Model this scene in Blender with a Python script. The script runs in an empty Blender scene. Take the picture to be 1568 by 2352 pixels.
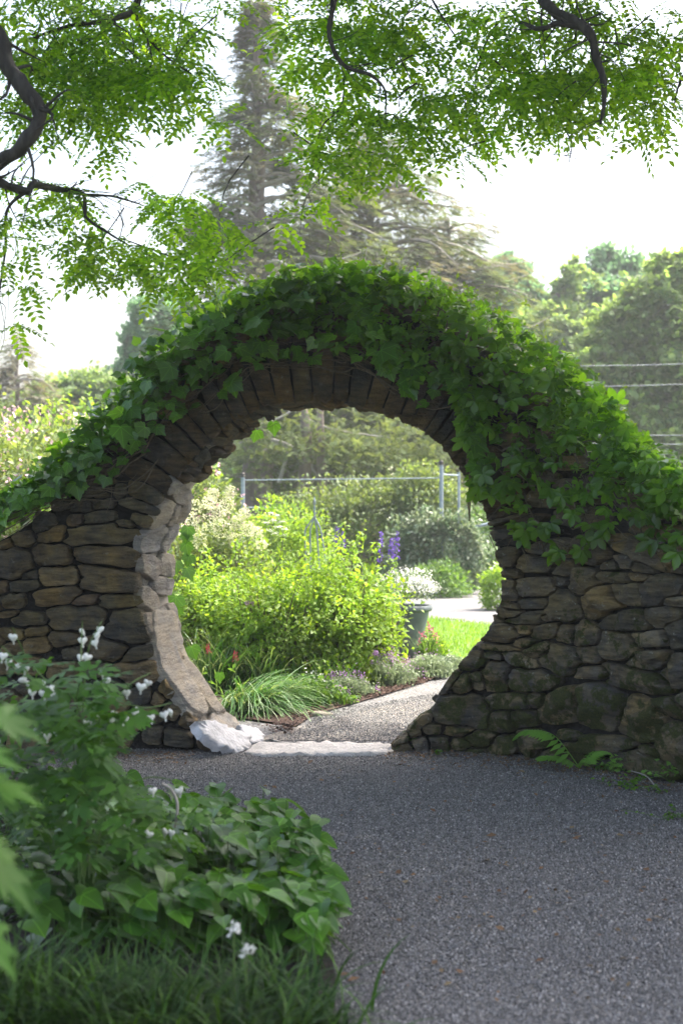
import bpy, math, random
import numpy as np
from mathutils import Vector, noise

# ------------------------------------------------------------------ camera, sky, sun, exposure
S = bpy.context.scene
S.render.engine = 'CYCLES'
COL = S.collection
EYE = 1.5
cam = bpy.data.cameras.new('camera'); cam_o = bpy.data.objects.new('camera', cam); COL.objects.link(cam_o)
cam_o.location = (0, 0, EYE); cam_o.rotation_euler = (math.radians(90), 0, 0)
cam.sensor_fit = 'VERTICAL'; cam.sensor_height = 36; cam.sensor_width = 24; cam.lens = 50
cam.clip_start = 0.05; cam.clip_end = 2000
cam.dof.use_dof = True; cam.dof.focus_distance = 8.85; cam.dof.aperture_fstop = 3.0
S.camera = cam_o

SUN_TO = Vector((0.48, 0.28, 1.0)).normalized()
W = bpy.data.worlds.new("World"); S.world = W; W.use_nodes = True
wn = W.node_tree; wn.nodes.clear()
sky = wn.nodes.new('ShaderNodeTexSky'); sky.sky_type = 'NISHITA'; sky.sun_disc = False
sky.sun_elevation = math.asin(SUN_TO.z); sky.sun_rotation = math.atan2(SUN_TO.x, SUN_TO.y)
sky.air_density = 1.2; sky.dust_density = 8.0; sky.ozone_density = 1.0
bg = wn.nodes.new('ShaderNodeBackground'); bg.inputs[1].default_value = 0.15
wo = wn.nodes.new('ShaderNodeOutputWorld')
wn.links.new(sky.outputs[0], bg.inputs[0]); wn.links.new(bg.outputs[0], wo.inputs[0])
sl = bpy.data.lights.new('sun', 'SUN'); so = bpy.data.objects.new('sun', sl); COL.objects.link(so)
sl.energy = 2.4; sl.angle = math.radians(0.6); sl.color = (1.0, 0.95, 0.86)
so.rotation_euler = SUN_TO.to_track_quat('Z', 'Y').to_euler(); so.location = (20, 20, 40)
S.view_settings.view_transform = 'Standard'; S.view_settings.look = 'None'
S.view_settings.exposure = 2.05; S.view_settings.gamma = 1.0
S.view_settings.use_curve_mapping = False
S.cycles.max_bounces = 8; S.cycles.diffuse_bounces = 4; S.cycles.glossy_bounces = 2
S.cycles.transmission_bounces = 6; S.cycles.transparent_max_bounces = 8
S.cycles.use_denoising = True
S.cycles.sample_clamp_indirect = 8.0

R = np.random.default_rng(11)
random.seed(5)
U = R.uniform

# ------------------------------------------------------------------ helpers
F_ = 3266.0; CX = 784.0; CY = 1176.0
def at(px, py, d):
    return np.array([(px-CX)/F_*d, d, EYE-(py-CY)/F_*d])
def gnd(px, py, z=0.0):
    return at(px, py, (EYE-z)*F_/(py-CY))

def props(o, label=None, cat=None, group=None, kind=None):
    if label: o['label'] = label
    if cat: o['category'] = cat
    if group: o['group'] = group
    if kind: o['kind'] = kind
    return o
def make_mesh(name, V, Fs, mats, smooth=False, midx=None):
    V = np.asarray(V, dtype=np.float32).reshape(-1, 3)
    if not isinstance(Fs, (list, tuple)) or (len(Fs) and not isinstance(Fs[0], np.ndarray)):
        Fs = [np.asarray(Fs)]
    Fs = [f for f in Fs if len(f)]
    me = bpy.data.meshes.new(name)
    me.vertices.add(len(V)); me.vertices.foreach_set('co', V.ravel())
    nl = sum(f.size for f in Fs); nf = sum(len(f) for f in Fs)
    me.loops.add(nl); me.polygons.add(nf)
    me.loops.foreach_set('vertex_index', np.concatenate([f.ravel() for f in Fs]).astype(np.int32))
    tot = np.concatenate([np.full(len(f), f.shape[1]) for f in Fs])
    me.polygons.foreach_set('loop_start', np.concatenate([[0], np.cumsum(tot)[:-1]]).astype(np.int32))
    if smooth: me.polygons.foreach_set('use_smooth', np.ones(nf, dtype=bool))
    if not isinstance(mats, (list, tuple)): mats = [mats]
    for m in mats: me.materials.append(m)
    if midx is not None: me.polygons.foreach_set('material_index', np.asarray(midx, dtype=np.int32))
    me.update(calc_edges=True); me.validate()
    return me
def link(name, me, parent=None, loc=None, rot=None, scale=None):
    o = bpy.data.objects.new(name, me); COL.objects.link(o)
    if parent is not None: o.parent = parent
    if loc is not None: o.location = [float(c) for c in loc]
    if rot is not None: o.rotation_euler = rot
    if scale is not None: o.scale = scale if hasattr(scale, '__len__') else (scale,)*3
    return o
def obj(name, V, Fs, mats, parent=None, smooth=False, kind=None, label=None, cat=None, group=None):
    o = link(name, make_mesh(name, V, Fs, mats, smooth), parent)
    return props(o, label, cat, group, kind)
def thing(name, label, cat, group=None, loc=(0, 0, 0)):
    o = bpy.data.objects.new(name, None); COL.objects.link(o); o.location = [float(c) for c in loc]
    o.empty_display_size = 0.2
    bpy.context.view_layer.update() if False else None
    return props(o, label, cat, group)

class MB:
    """collects pieces into one mesh"""
    def __init__(s): s.V = []; s.F3 = []; s.F4 = []; s.n = 0
    def add(s, V, F):
        V = np.asarray(V, float).reshape(-1, 3); F = np.asarray(F, int)
        (s.F3 if F.shape[1] == 3 else s.F4).append(F+s.n); s.V.append(V); s.n += len(V)
        return s
    def build(s, name, mat, parent=None, smooth=False, origin=None, **k):
        V = np.concatenate(s.V)
        if origin is not None: V = V-np.asarray(origin)
        Fs = []
        if s.F3: Fs.append(np.concatenate(s.F3))
        if s.F4: Fs.append(np.concatenate(s.F4))
        return obj(name, V, Fs, mat, parent, smooth, **k)

def spline(P, n):
    P = np.asarray(P, float); m = len(P)
    if m == 2: return P[0]+(P[1]-P[0])*np.linspace(0, 1, n)[:, None]
    t = np.linspace(0, m-1, n); i = np.clip(t.astype(int), 0, m-2); u = (t-i)[:, None]
    p0 = P[np.clip(i-1, 0, m-1)]; p1 = P[i]; p2 = P[i+1]; p3 = P[np.clip(i+2, 0, m-1)]
    return .5*((2*p1)+(-p0+p2)*u+(2*p0-5*p1+4*p2-p3)*u*u+(-p0+3*p1-3*p2+p3)*u**3)
def tube(P, r, k=6, cap=True):
    P = np.asarray(P, float); n = len(P); r = np.broadcast_to(np.asarray(r, float), (n,))
    T = np.gradient(P, axis=0); T /= np.linalg.norm(T, axis=1)[:, None]+1e-9
    a = np.where(np.abs(T[:, 2:3]) > .9, np.array([[1., 0, 0]]), np.array([[0, 0, 1.]]))
    X = np.cross(T, a); X /= np.linalg.norm(X, axis=1)[:, None]+1e-9
    for i in range(1, n):
        if np.dot(X[i], X[i-1]) < 0: X[i] = -X[i]
    Y = np.cross(T, X)
    th = np.linspace(0, 2*np.pi, k, endpoint=False)
    V = P[:, None]+r[:, None, None]*(X[:, None]*np.cos(th)[None, :, None]+Y[:, None]*np.sin(th)[None, :, None])
    i = np.arange(n-1)[:, None]*k; j = np.arange(k)[None]; j2 = (j+1) % k
    F = np.stack([i+j, i+j2, i+k+j2, i+k+j], -1).reshape(-1, 4)
    return V.reshape(-1, 3), F
def frames(fwd, nrm):
    """columns: x width, y along leaf, z normal"""
    y = fwd/(np.linalg.norm(fwd, axis=1)[:, None]+1e-9)
    x = np.cross(y, nrm); x /= np.linalg.norm(x, axis=1)[:, None]+1e-9
    z = np.cross(x, y)
    return np.stack([x, y, z], -1)
def scatter(T, pos, M, scale):
    tv, tf = T; n = len(pos)
    scale = np.broadcast_to(np.asarray(scale, float), (n,))
    V = np.einsum('nij,vj->nvi', M*scale[:, None, None], tv)+pos[:, None]
    F = tf[None]+(np.arange(n)*len(tv))[:, None, None]
    return V.reshape(-1, 3), F.reshape(-1, tf.shape[1])
def rdir(n, rng=None):
    v = (rng or R).normal(size=(n, 3)); return v/np.linalg.norm(v, axis=1)[:, None]
def nrmz(v): return v/(np.linalg.norm(v, axis=-1, keepdims=True)+1e-9)
def fbm(P, sc, seed=0.):
    return np.array([noise.noise(Vector((p[0]*sc+seed, p[1]*sc+seed*1.3, p[2]*sc-seed))) for p in P])

# ------------------------------------------------------------------ materials
def new_mat(name):
    m = bpy.data.materials.new(name); m.use_nodes = True
    nt = m.node_tree; nt.nodes.clear()
    out = nt.nodes.new('ShaderNodeOutputMaterial')
    return m, nt, nt.nodes.new, nt.links.new, out
def ramp(nt, stops, interp='LINEAR'):
    r = nt.nodes.new('ShaderNodeValToRGB'); r.color_ramp.interpolation = interp
    e = r.color_ramp.elements
    while len(e) > 1: e.remove(e[-1])
    e[0].position = stops[0][0]; e[0].color = (*stops[0][1], 1)
    for p, c in stops[1:]:
        q = e.new(p); q.color = (*c, 1)
    return r
def leaf_mat(name, cols, transl=.45, rough=.45, tcol=None, spec=.4, tboost=1.6):
    """colours vary leaf by leaf; light passes through the blade"""
    m, nt, N, L, out = new_mat(name)
    g = N('ShaderNodeNewGeometry')
    oi = N('ShaderNodeObjectInfo')
    ad = N('ShaderNodeMath'); ad.operation = 'ADD'; L(g.outputs['Random Per Island'], ad.inputs[0]); L(oi.outputs['Random'], ad.inputs[1])
    fr = N('ShaderNodeMath'); fr.operation = 'FRACT'; L(ad.outputs[0], fr.inputs[0])
    r = ramp(nt, [(i/(len(cols)-1), c) for i, c in enumerate(cols)]); L(fr.outputs[0], r.inputs[0])
    tc = N('ShaderNodeTexCoord'); nz = N('ShaderNodeTexNoise'); nz.inputs['Scale'].default_value = 2.2; nz.inputs['Detail'].default_value = 2
    L(g.outputs['Position'], nz.inputs['Vector'])
    mr = N('ShaderNodeMapRange'); mr.inputs[1].default_value = .3; mr.inputs[2].default_value = .7; mr.inputs[3].default_value = .72; mr.inputs[4].default_value = 1.25
    L(nz.outputs[0], mr.inputs[0])
    hs = N('ShaderNodeHueSaturation'); L(r.outputs[0], hs.inputs['Color']); L(mr.outputs[0], hs.inputs['Value'])
    p = N('ShaderNodeBsdfPrincipled'); L(hs.outputs[0], p.inputs['Base Color'])
    p.inputs['Roughness'].default_value = rough; p.inputs['Specular IOR Level'].default_value = spec
    t = N('ShaderNodeBsdfTranslucent')
    mx = N('ShaderNodeMix'); mx.data_type = 'RGBA'; mx.blend_type = 'MULTIPLY'; mx.inputs[0].default_value = 1
    L(hs.outputs[0], mx.inputs[6])
    c = tcol or (1.25, 1.15, .45)
    mx.inputs[7].default_value = (c[0]*tboost, c[1]*tboost, c[2]*tboost, 1)
    L(mx.outputs[2], t.inputs[0])
    ms = N('ShaderNodeMixShader'); ms.inputs[0].default_value = transl
    L(p.outputs[0], ms.inputs[1]); L(t.outputs[0], ms.inputs[2]); L(ms.outputs[0], out.inputs[0])
    return m
def add_veins(m, k):
    nt = m.node_tree; N = nt.nodes.new; L = nt.links.new
    tc = N('ShaderNodeTexCoord'); sx = N('ShaderNodeSeparateXYZ'); L(tc.outputs['Object'], sx.inputs[0])
    def mth(op, a, b=None):
        q = N('ShaderNodeMath'); q.operation = op
        for i, v in enumerate((a, b)):
            if v is None: continue
            if isinstance(v, (int, float)): q.inputs[i].default_value = v
            else: L(v, q.inputs[i])
        return q.outputs[0]
    an = mth('ARCTAN2', sx.outputs[0], sx.outputs[1]); rr_ = mth('POWER', mth('ADD', mth('MULTIPLY', sx.outputs[0], sx.outputs[0]), mth('MULTIPLY', sx.outputs[1], sx.outputs[1])), .5)
    d = mth('MULTIPLY', mth('ABSOLUTE', mth('SINE', mth('MULTIPLY', an, k))), rr_)
    mr = N('ShaderNodeMapRange'); L(d, mr.inputs[0]); mr.inputs[1].default_value = .02; mr.inputs[2].default_value = .07; mr.inputs[3].default_value = 1.9; mr.inputs[4].default_value = 1.
    for n in list(nt.nodes):
        if n.type == 'HUE_SAT':
            old = n.inputs['Value'].links[0].from_socket; L(mth('MULTIPLY', old, mr.outputs[0]), n.inputs['Value'])
    return m
def plain_mat(name, col, rough=.7, var=.25, scale=8., bump=.0, bscale=40., metal=0., spec=.4, col2=None):
    m, nt, N, L, out = new_mat(name)
    g = N('ShaderNodeNewGeometry'); nz = N('ShaderNodeTexNoise'); nz.inputs['Scale'].default_value = scale; nz.inputs['Detail'].default_value = 6
    L(g.outputs['Position'], nz.inputs['Vector'])
    c2 = col2 or tuple(c*(1+var) for c in col)
    r = ramp(nt, [(.3, tuple(c*(1-var) for c in col)), (.7, c2)]); L(nz.outputs[0], r.inputs[0])
    p = N('ShaderNodeBsdfPrincipled'); L(r.outputs[0], p.inputs['Base Color']); p.inputs['Roughness'].default_value = rough
    p.inputs['Metallic'].default_value = metal; p.inputs['Specular IOR Level'].default_value = spec
    if bump:
        n2 = N('ShaderNodeTexNoise'); n2.inputs['Scale'].default_value = bscale; n2.inputs['Detail'].default_value = 5
        L(g.outputs['Position'], n2.inputs['Vector'])
        b = N('ShaderNodeBump'); b.inputs['Strength'].default_value = bump; b.inputs['Distance'].default_value = .02
        L(n2.outputs[0], b.inputs['Height']); L(b.outputs[0], p.inputs['Normal'])
    L(p.outputs[0], out.inputs[0])
    return m
def bark_mat(name, a, b, scale=14):
    m, nt, N, L, out = new_mat(name)
    g = N('ShaderNodeNewGeometry'); mp = N('ShaderNodeMapping'); mp.inputs['Scale'].default_value = (scale, scale, scale*.22)
    L(g.outputs['Position'], mp.inputs[0])
    nz = N('ShaderNodeTexNoise'); nz.inputs['Scale'].default_value = 1; nz.inputs['Detail'].default_value = 7; nz.inputs['Roughness'].default_value = .65
    L(mp.outputs[0], nz.inputs['Vector'])
    r = ramp(nt, [(.32, a), (.68, b)]); L(nz.outputs[0], r.inputs[0])
    p = N('ShaderNodeBsdfPrincipled'); L(r.outputs[0], p.inputs['Base Color']); p.inputs['Roughness'].default_value = .85
    bp = N('ShaderNodeBump'); bp.inputs['Strength'].default_value = .8; bp.inputs['Distance'].default_value = .01
    L(nz.outputs[0], bp.inputs['Height']); L(bp.outputs[0], p.inputs['Normal']); L(p.outputs[0], out.inputs[0])
    return m
def stone_mat(name, cols, moss=0., lichen=.3, rough=.8, soft=False):
    m, nt, N, L, out = new_mat(name)
    g = N('ShaderNodeNewGeometry'); oi = N('ShaderNodeObjectInfo')
    r = ramp(nt, [(i/(len(cols)-1), c) for i, c in enumerate(cols)]); L(oi.outputs['Random'], r.inputs[0])
    def nz(scale, det=6, rg=.6, vec=None):
        n = N('ShaderNodeTexNoise'); n.inputs['Scale'].default_value = scale; n.inputs['Detail'].default_value = det; n.inputs['Roughness'].default_value = rg
        L(vec or g.outputs['Position'], n.inputs['Vector']); return n
    # strata stretched along the bed of the stone
    mp = N('ShaderNodeMapping'); mp.inputs['Scale'].default_value = (7, 7, 38); L(g.outputs['Position'], mp.inputs[0])
    mp.inputs['Rotation'].default_value = (0, .15, 0)
    s = nz(1, 6, .65, mp.outputs[0])
    big = nz(6, 4)
    hue = ramp(nt, [(.38, (.55, .58, .66)), (.62, (1.25, 1.05, .62))] if not soft else [(.38, (.8, .82, .86)), (.62, (1.1, 1.02, .88))]); L(big.outputs[0], hue.inputs[0])
    m1 = N('ShaderNodeMix'); m1.data_type = 'RGBA'; m1.blend_type = 'MULTIPLY'; m1.inputs[0].default_value = .85
    L(r.outputs[0], m1.inputs[6]); L(hue.outputs[0], m1.inputs[7])
    sv = ramp(nt, [(.3, (.22, .22, .24)), (.7, (1.6, 1.55, 1.5))] if not soft else [(.3, (.5, .5, .52)), (.7, (1.3, 1.28, 1.25))]); L(s.outputs[0], sv.inputs[0])
    m2 = N('ShaderNodeMix'); m2.data_type = 'RGBA'; m2.blend_type = 'MULTIPLY'; m2.inputs[0].default_value = .8
    L(m1.outputs[2], m2.inputs[6]); L(sv.outputs[0], m2.inputs[7])
    lich = nz(20, 9, .75); lr = ramp(nt, [(.6, (0, 0, 0)), (.68, (lichen,)*3)]); L(lich.outputs[0], lr.inputs[0])
    m3 = N('ShaderNodeMix'); m3.data_type = 'RGBA'; L(lr.outputs[0], m3.inputs[0]); L(m2.outputs[2], m3.inputs[6]); m3.inputs[7].default_value = (.42, .42, .36, 1)
    last = m3
    if moss:
        mo = nz(7.5, 7, .7); sx = N('ShaderNodeSeparateXYZ'); L(g.outputs['Position'], sx.inputs[0])
        zr = N('ShaderNodeMapRange'); zr.inputs[1].default_value = 1.1; zr.inputs[2].default_value = .3; zr.inputs[3].default_value = -.06; zr.inputs[4].default_value = .1
        L(sx.outputs[2], zr.inputs[0])
        xr = N('ShaderNodeMapRange'); xr.inputs[1].default_value = 0.; xr.inputs[2].default_value = .9; xr.inputs[3].default_value = -.16; xr.inputs[4].default_value = .0
        L(sx.outputs[0], xr.inputs[0])
        a1 = N('ShaderNodeMath'); L(mo.outputs[0], a1.inputs[0]); L(zr.outputs[0], a1.inputs[1])
        a2 = N('ShaderNodeMath'); L(a1.outputs[0], a2.inputs[0]); L(xr.outputs[0], a2.inputs[1])
        mr = ramp(nt, [(.54, (0, 0, 0)), (.60, (moss,)*3)]); L(a2.outputs[0], mr.inputs[0])
        mc = nz(90, 3); mcr = ramp(nt, [(.3, (.022, .03, .006)), (.7, (.075, .09, .014))]); L(mc.outputs[0], mcr.inputs[0])
        m4 = N('ShaderNodeMix'); m4.data_type = 'RGBA'; L(mr.outputs[0], m4.inputs[0]); L(m3.outputs[2], m4.inputs[6]); L(mcr.outputs[0], m4.inputs[7])
        last = m4
    p = N('ShaderNodeBsdfPrincipled'); L(last.outputs[2], p.inputs['Base Color']); p.inputs['Roughness'].default_value = rough
    p.inputs['Specular IOR Level'].default_value = .3
    ba = N('ShaderNodeMath'); ba.operation = 'MULTIPLY_ADD'; fine = nz(60, 6, .7); L(s.outputs[0], ba.inputs[0]); ba.inputs[1].default_value = .8; L(fine.outputs[0], ba.inputs[2])
    bp = N('ShaderNodeBump'); bp.inputs['Strength'].default_value = 1.; bp.inputs['Distance'].default_value = .035
    L(ba.outputs[0], bp.inputs['Height']); L(bp.outputs[0], p.inputs['Normal']); L(p.outputs[0], out.inputs[0])
    return m

M = {}
M['stone'] = stone_mat('fieldstone', [(.17, .148, .085), (.11, .108, .095), (.21, .175, .10), (.09, .094, .096), (.21, .165, .10), (.14, .13, .10), (.17, .13, .10), (.24, .21, .15)], moss=0., lichen=.35)
M['stone_moss'] = stone_mat('mossy_fieldstone', [(.15, .14, .11), (.20, .175, .125), (.11, .11, .10), (.24, .20, .13), (.16, .15, .13), (.25, .23, .19)], moss=.95, lichen=.9)
M['vouss'] = stone_mat('arch_slate', [(.07, .07, .07), (.15, .105, .055), (.05, .054, .062), (.11, .095, .072), (.13, .094, .058), (.065, .068, .076)], lichen=.3)
M['reveal'] = stone_mat('pale_jamb_stone', [(.36, .34, .32), (.42, .39, .34), (.32, .32, .33), (.44, .43, .42), (.36, .32, .28), (.44, .41, .34)], lichen=.5, soft=True)
M['reveal_low'] = stone_mat('sloping_jamb_stone', [(.46, .43, .38), (.50, .48, .45), (.44, .40, .34), (.50, .48, .46)], lichen=.4, soft=True)
M['white_slab'] = plain_mat('white_slab_stone', (.50, .50, .52), .75, .28, 9, .45, 45)
M['mortar'] = plain_mat('mortar', (.022, .021, .019), .95, .3, 9, .8, 45)
M['bark'] = bark_mat('locust_bark', (.012, .010, .010), (.055, .048, .044), 34)
M['conbark'] = bark_mat('conifer_bark', (.09, .07, .06), (.26, .20, .18), 3)
M['dead'] = bark_mat('dry_limb', (.22, .20, .18), (.42, .39, .36), 5)
M['twig'] = bark_mat('vine_stem', (.06, .045, .03), (.17, .135, .09), 40)
M['stem'] = plain_mat('green_stem', (.10, .17, .04), .6)
M['locust'] = leaf_mat('locust_leaf', [(.04, .10, .008), (.11, .22, .012), (.22, .34, .02), (.07, .16, .010), (.17, .30, .016)], .58, .5, tboost=2.8)
M['shadecanopyleaf'] = leaf_mat('shade_canopy_leaf', [(.05, .10, .02), (.07, .13, .025)], .25, .6, (1, 1, .7), tboost=1.)
M['ivy'] = leaf_mat('ivy_leaf', [(.04, .11, .016), (.065, .16, .02), (.05, .13, .02), (.09, .20, .022)], .42, .3, spec=.6, tboost=2.2)
M['creeper'] = leaf_mat('creeper_leaf', [(.05, .125, .014), (.08, .18, .018), (.055, .14, .018), (.11, .23, .022)], .48, .3, spec=.6, tboost=2.3)
M['crest_sunpaint'] = leaf_mat('painted_sun_crest_leaf', [(.09, .21, .018), (.14, .28, .025), (.12, .25, .02)], .5, .35, spec=.5, tboost=2.4)  # lighter vine leaf: sun on the crest is put into the colour
M['young'] = leaf_mat('young_tendril', [(.16, .26, .04), (.22, .33, .06)], .5)
M['lime'] = leaf_mat('lime_leaf', [(.13, .24, .03), (.20, .33, .045), (.16, .28, .035), (.27, .38, .07)], .42, .55)
M['rose'] = leaf_mat('rose_leaf', [(.075, .13, .04), (.13, .19, .065), (.19, .25, .11), (.10, .16, .05)], .4, .5)
M['greyleaf'] = leaf_mat('variegated_leaf', [(.06, .12, .05), (.20, .25, .15), (.08, .15, .07), (.34, .38, .28), (.07, .13, .06)], .3, .4, (1.1, 1.1, .8))
M['mid'] = leaf_mat('mid_green_leaf', [(.05, .12, .03), (.09, .18, .045), (.12, .22, .05), (.07, .15, .035)], .4, .5)
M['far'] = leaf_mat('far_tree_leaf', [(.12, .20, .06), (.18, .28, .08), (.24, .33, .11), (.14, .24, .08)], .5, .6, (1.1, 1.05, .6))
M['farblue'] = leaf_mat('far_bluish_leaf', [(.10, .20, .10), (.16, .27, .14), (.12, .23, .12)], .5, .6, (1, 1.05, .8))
M['needle'] = leaf_mat('conifer_needle', [(.055, .09, .035), (.09, .13, .045), (.13, .17, .06), (.08, .12, .045)], .42, .7, (1.1, 1.0, .6), spec=.2)
M['needle_brown'] = leaf_mat('dry_needle', [(.12, .12, .065), (.17, .155, .095), (.12, .14, .07)], .4, .7, (1.1, 1, .7), spec=.2)
M['grass'] = leaf_mat('grass_blade', [(.045, .12, .02), (.07, .17, .03), (.10, .21, .04)], .35, .35, spec=.5)
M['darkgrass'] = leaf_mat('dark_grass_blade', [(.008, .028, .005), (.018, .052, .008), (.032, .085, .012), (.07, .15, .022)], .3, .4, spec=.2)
M['hosta'] = leaf_mat('groundcover_leaf', [(.018, .06, .010), (.035, .10, .013), (.065, .16, .018), (.025, .08, .014)], .35, .3, spec=.5)
M['hosta_veined'] = add_veins(leaf_mat('veined_groundcover_leaf', [(.025, .08, .010), (.05, .135, .014), (.085, .20, .02), (.035, .10, .014)], .4, .3, spec=.5), 3.)
M['dicentra'] = leaf_mat('bleeding_heart_leaf', [(.035, .10, .016), (.075, .18, .025), (.05, .13, .02)], .42, .5, spec=.3)
M['biglef'] = leaf_mat('big_near_leaf', [(.03, .09, .012), (.05, .13, .016)], .35, .5, spec=.3)
M['fern'] = leaf_mat('fern_leaf', [(.12, .27, .04), (.16, .33, .05)], .3, .5)
M['lawn'] = leaf_mat('lawn_blade', [(.13, .25, .03), (.17, .30, .035), (.20, .33, .05)], .35, .6)
M['catmint'] = leaf_mat('silver_leaf', [(.16, .22, .13), (.22, .28, .18), (.26, .31, .22)], .3, .6, (1, 1, .8))
def petal(name, cols, t=.35): return leaf_mat(name, cols, t, .6, (1, 1, 1), .3, 1.0)
M['white'] = petal('white_petal', [(.72, .73, .68), (.78, .78, .74)], .3)
M['cream'] = petal('cream_floret', [(.66, .68, .42), (.72, .72, .52), (.62, .66, .36)])
M['pink'] = petal('pink_petal', [(.62, .32, .40), (.70, .45, .52), (.74, .55, .60)])
M['hotpink'] = petal('bright_pink_petal', [(.60, .13, .22), (.68, .22, .30)])
M['red'] = petal('red_petal', [(.35, .02, .06), (.45, .04, .08)])
M['purple'] = petal('purple_petal', [(.17, .09, .45), (.24, .14, .58), (.13, .07, .35)])
M['mauve'] = petal('mauve_petal', [(.36, .20, .42), (.46, .28, .50), (.30, .18, .38)])
M['paleblue'] = petal('pale_blue_petal', [(.45, .47, .72), (.55, .55, .75)])
M['yellow'] = petal('yellow_petal', [(.70, .50, .05), (.75, .6, .1)])
M['steel'] = plain_mat('painted_steel', (.24, .29, .34), .5, .15, 20)
M['iron'] = plain_mat('dark_iron', (.05, .045, .04), .6)
M['pot'] = plain_mat('slate_pot', (.11, .135, .15), .55, .25, 7, .15, 60)
M['soil'] = plain_mat('soil', (.018, .014, .010), .95, .4, 30, 1., 60)
M['mulch'] = plain_mat('mulch', (.085, .052, .040), .95, .5, 60, 1., 90)
M['litter'] = leaf_mat('leaf_litter', [(.12, .06, .03), (.20, .11, .05), (.09, .06, .035), (.25, .18, .09)], .1, .8, (1, 1, 1))
M['wood'] = bark_mat('weathered_wood', (.05, .04, .04), (.12, .10, .09), 10)
M['wire'] = plain_mat('cable', (.30, .32, .34), .6)
M['pebble'] = None
def gravel_mat(name, chips, tone):
    m, nt, N, L, out = new_mat(name)
    g = N('ShaderNodeNewGeometry')
    v = N('ShaderNodeTexVoronoi'); v.inputs['Scale'].default_value = chips; L(g.outputs['Position'], v.inputs['Vector'])
    bw = N('ShaderNodeRGBToBW'); L(v.outputs['Color'], bw.inputs[0])
    r = ramp(nt, [(.1, tuple(.35*c for c in tone)), (.5, tone), (.9, tuple(1.9*c for c in tone))]); L(bw.outputs[0], r.inputs[0])
    nz = N('ShaderNodeTexNoise'); nz.inputs['Scale'].default_value = 1.3; nz.inputs['Detail'].default_value = 5; L(g.outputs['Position'], nz.inputs['Vector'])
    r2 = ramp(nt, [(.35, (.8, .8, .82)), (.65, (1.2, 1.17, 1.1))]); L(nz.outputs[0], r2.inputs[0])
    mx = N('ShaderNodeMix'); mx.data_type = 'RGBA'; mx.blend_type = 'MULTIPLY'; mx.inputs[0].default_value = 1
    L(r.outputs[0], mx.inputs[6]); L(r2.outputs[0], mx.inputs[7])
    p = N('ShaderNodeBsdfPrincipled'); L(mx.outputs[2], p.inputs['Base Color']); p.inputs['Roughness'].default_value = .85
    b = N('ShaderNodeBump'); b.invert = True; b.inputs['Strength'].default_value = .9; b.inputs['Distance'].default_value = .01
    L(v.outputs['Distance'], b.inputs['Height']); L(b.outputs[0], p.inputs['Normal']); L(p.outputs[0], out.inputs[0])
    return m
M['gravel'] = gravel_mat('gravel_bed', 130, (.13, .125, .121))
M['gravel_far'] = gravel_mat('pale_gravel', 90, (.14, .14, .145))
M['gravel_tan'] = gravel_mat('worn_gravel', 110, (.18, .165, .15))
def chip_mat():
    m, nt, N, L, out = new_mat('gravel_chip')
    g = N('ShaderNodeNewGeometry')
    r = ramp(nt, [(0, (.055, .052, .050)), (.45, (.13, .125, .121)), (.8, (.20, .193, .187)), (.95, (.29, .28, .27)), (1, (.42, .40, .38))]); L(g.outputs['Random Per Island'], r.inputs[0])
    p = N('ShaderNodeBsdfPrincipled'); L(r.outputs[0], p.inputs['Base Color']); p.inputs['Roughness'].default_value = .7
    L(p.outputs[0], out.inputs[0]); return m
M['chip'] = chip_mat()
def grass_ground():
    return plain_mat('lawn_ground', (.10, .19, .03), .95, .25, 12, .6, 120)
M['lawn_g'] = grass_ground()
M['meadow'] = plain_mat('meadow_ground', (.06, .10, .03), .95, .35, 2, .6, 60)

# ------------------------------------------------------------------ leaf templates (tip along +y, unit length)
def T_simple(w=.28, fold=.08, droop=.12):
    v = np.array([(0, 0, 0), (-w, .42, fold), (0, .48, 0), (w, .42, fold), (0, 1, -droop)])
    f = np.array([(0, 2, 1), (0, 3, 2), (1, 2, 4), (2, 3, 4)])
    return v, f
def T_quad(w=.35):
    return np.array([(0, 0, 0), (-w, .5, .05), (0, 1, -.05), (w, .5, .05)], float), np.array([(0, 3, 2), (0, 2, 1)])
def fan(outline, c, curv=.3, fold=.1):
    pts = [(c[0], c[1])]+list(outline)
    v = np.array([(x, y, -curv*(y*y*.5+x*x*.8)+fold*abs(x)) for x, y in pts])
    n = len(outline)
    f = np.array([(0, 1+i, 1+(i+1) % n) for i in range(n)])
    return v, f
def T_lobed(ser=True):
    h = [(.0, .0), (.13, -.14), (.30, -.17), (.36, -.06), (.50, -.04), (.49, .10), (.60, .16), (.56, .28), (.70, .42), (.52, .50), (.50, .60), (.36, .58), (.34, .72), (.22, .74), (.17, .88), (0, 1.08)]
    o = h+[(-x, y) for x, y in h[-2:0:-1]]
    return fan(o, (0, .3), .32, .22)
def T_star():      # larger deeply lobed leaf
    h = [(.0, .0), (.16, -.12), (.46, -.22), (.36, .0), (.62, .10), (.85, .30), (.50, .30), (.38, .40), (.48, .62), (.50, .85), (.26, .66), (.18, .82), (0, 1.2)]
    o = h+[(-x, y) for x, y in h[-2:0:-1]]
    return fan(o, (0, .3), .3, .15)
def T_leaflet(w=.26):
    h = [(0, 0), (.35*w, .14), (.72*w, .33), (1.0*w, .46), (.93*w, .54), (1.02*w, .66), (.8*w, .74), (.72*w, .84), (.4*w, .9), (0, 1.04)]
    o = h+[(-x, y) for x, y in h[-2:0:-1]]
    return fan(o, (0, .5), .25, .35)
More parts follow.
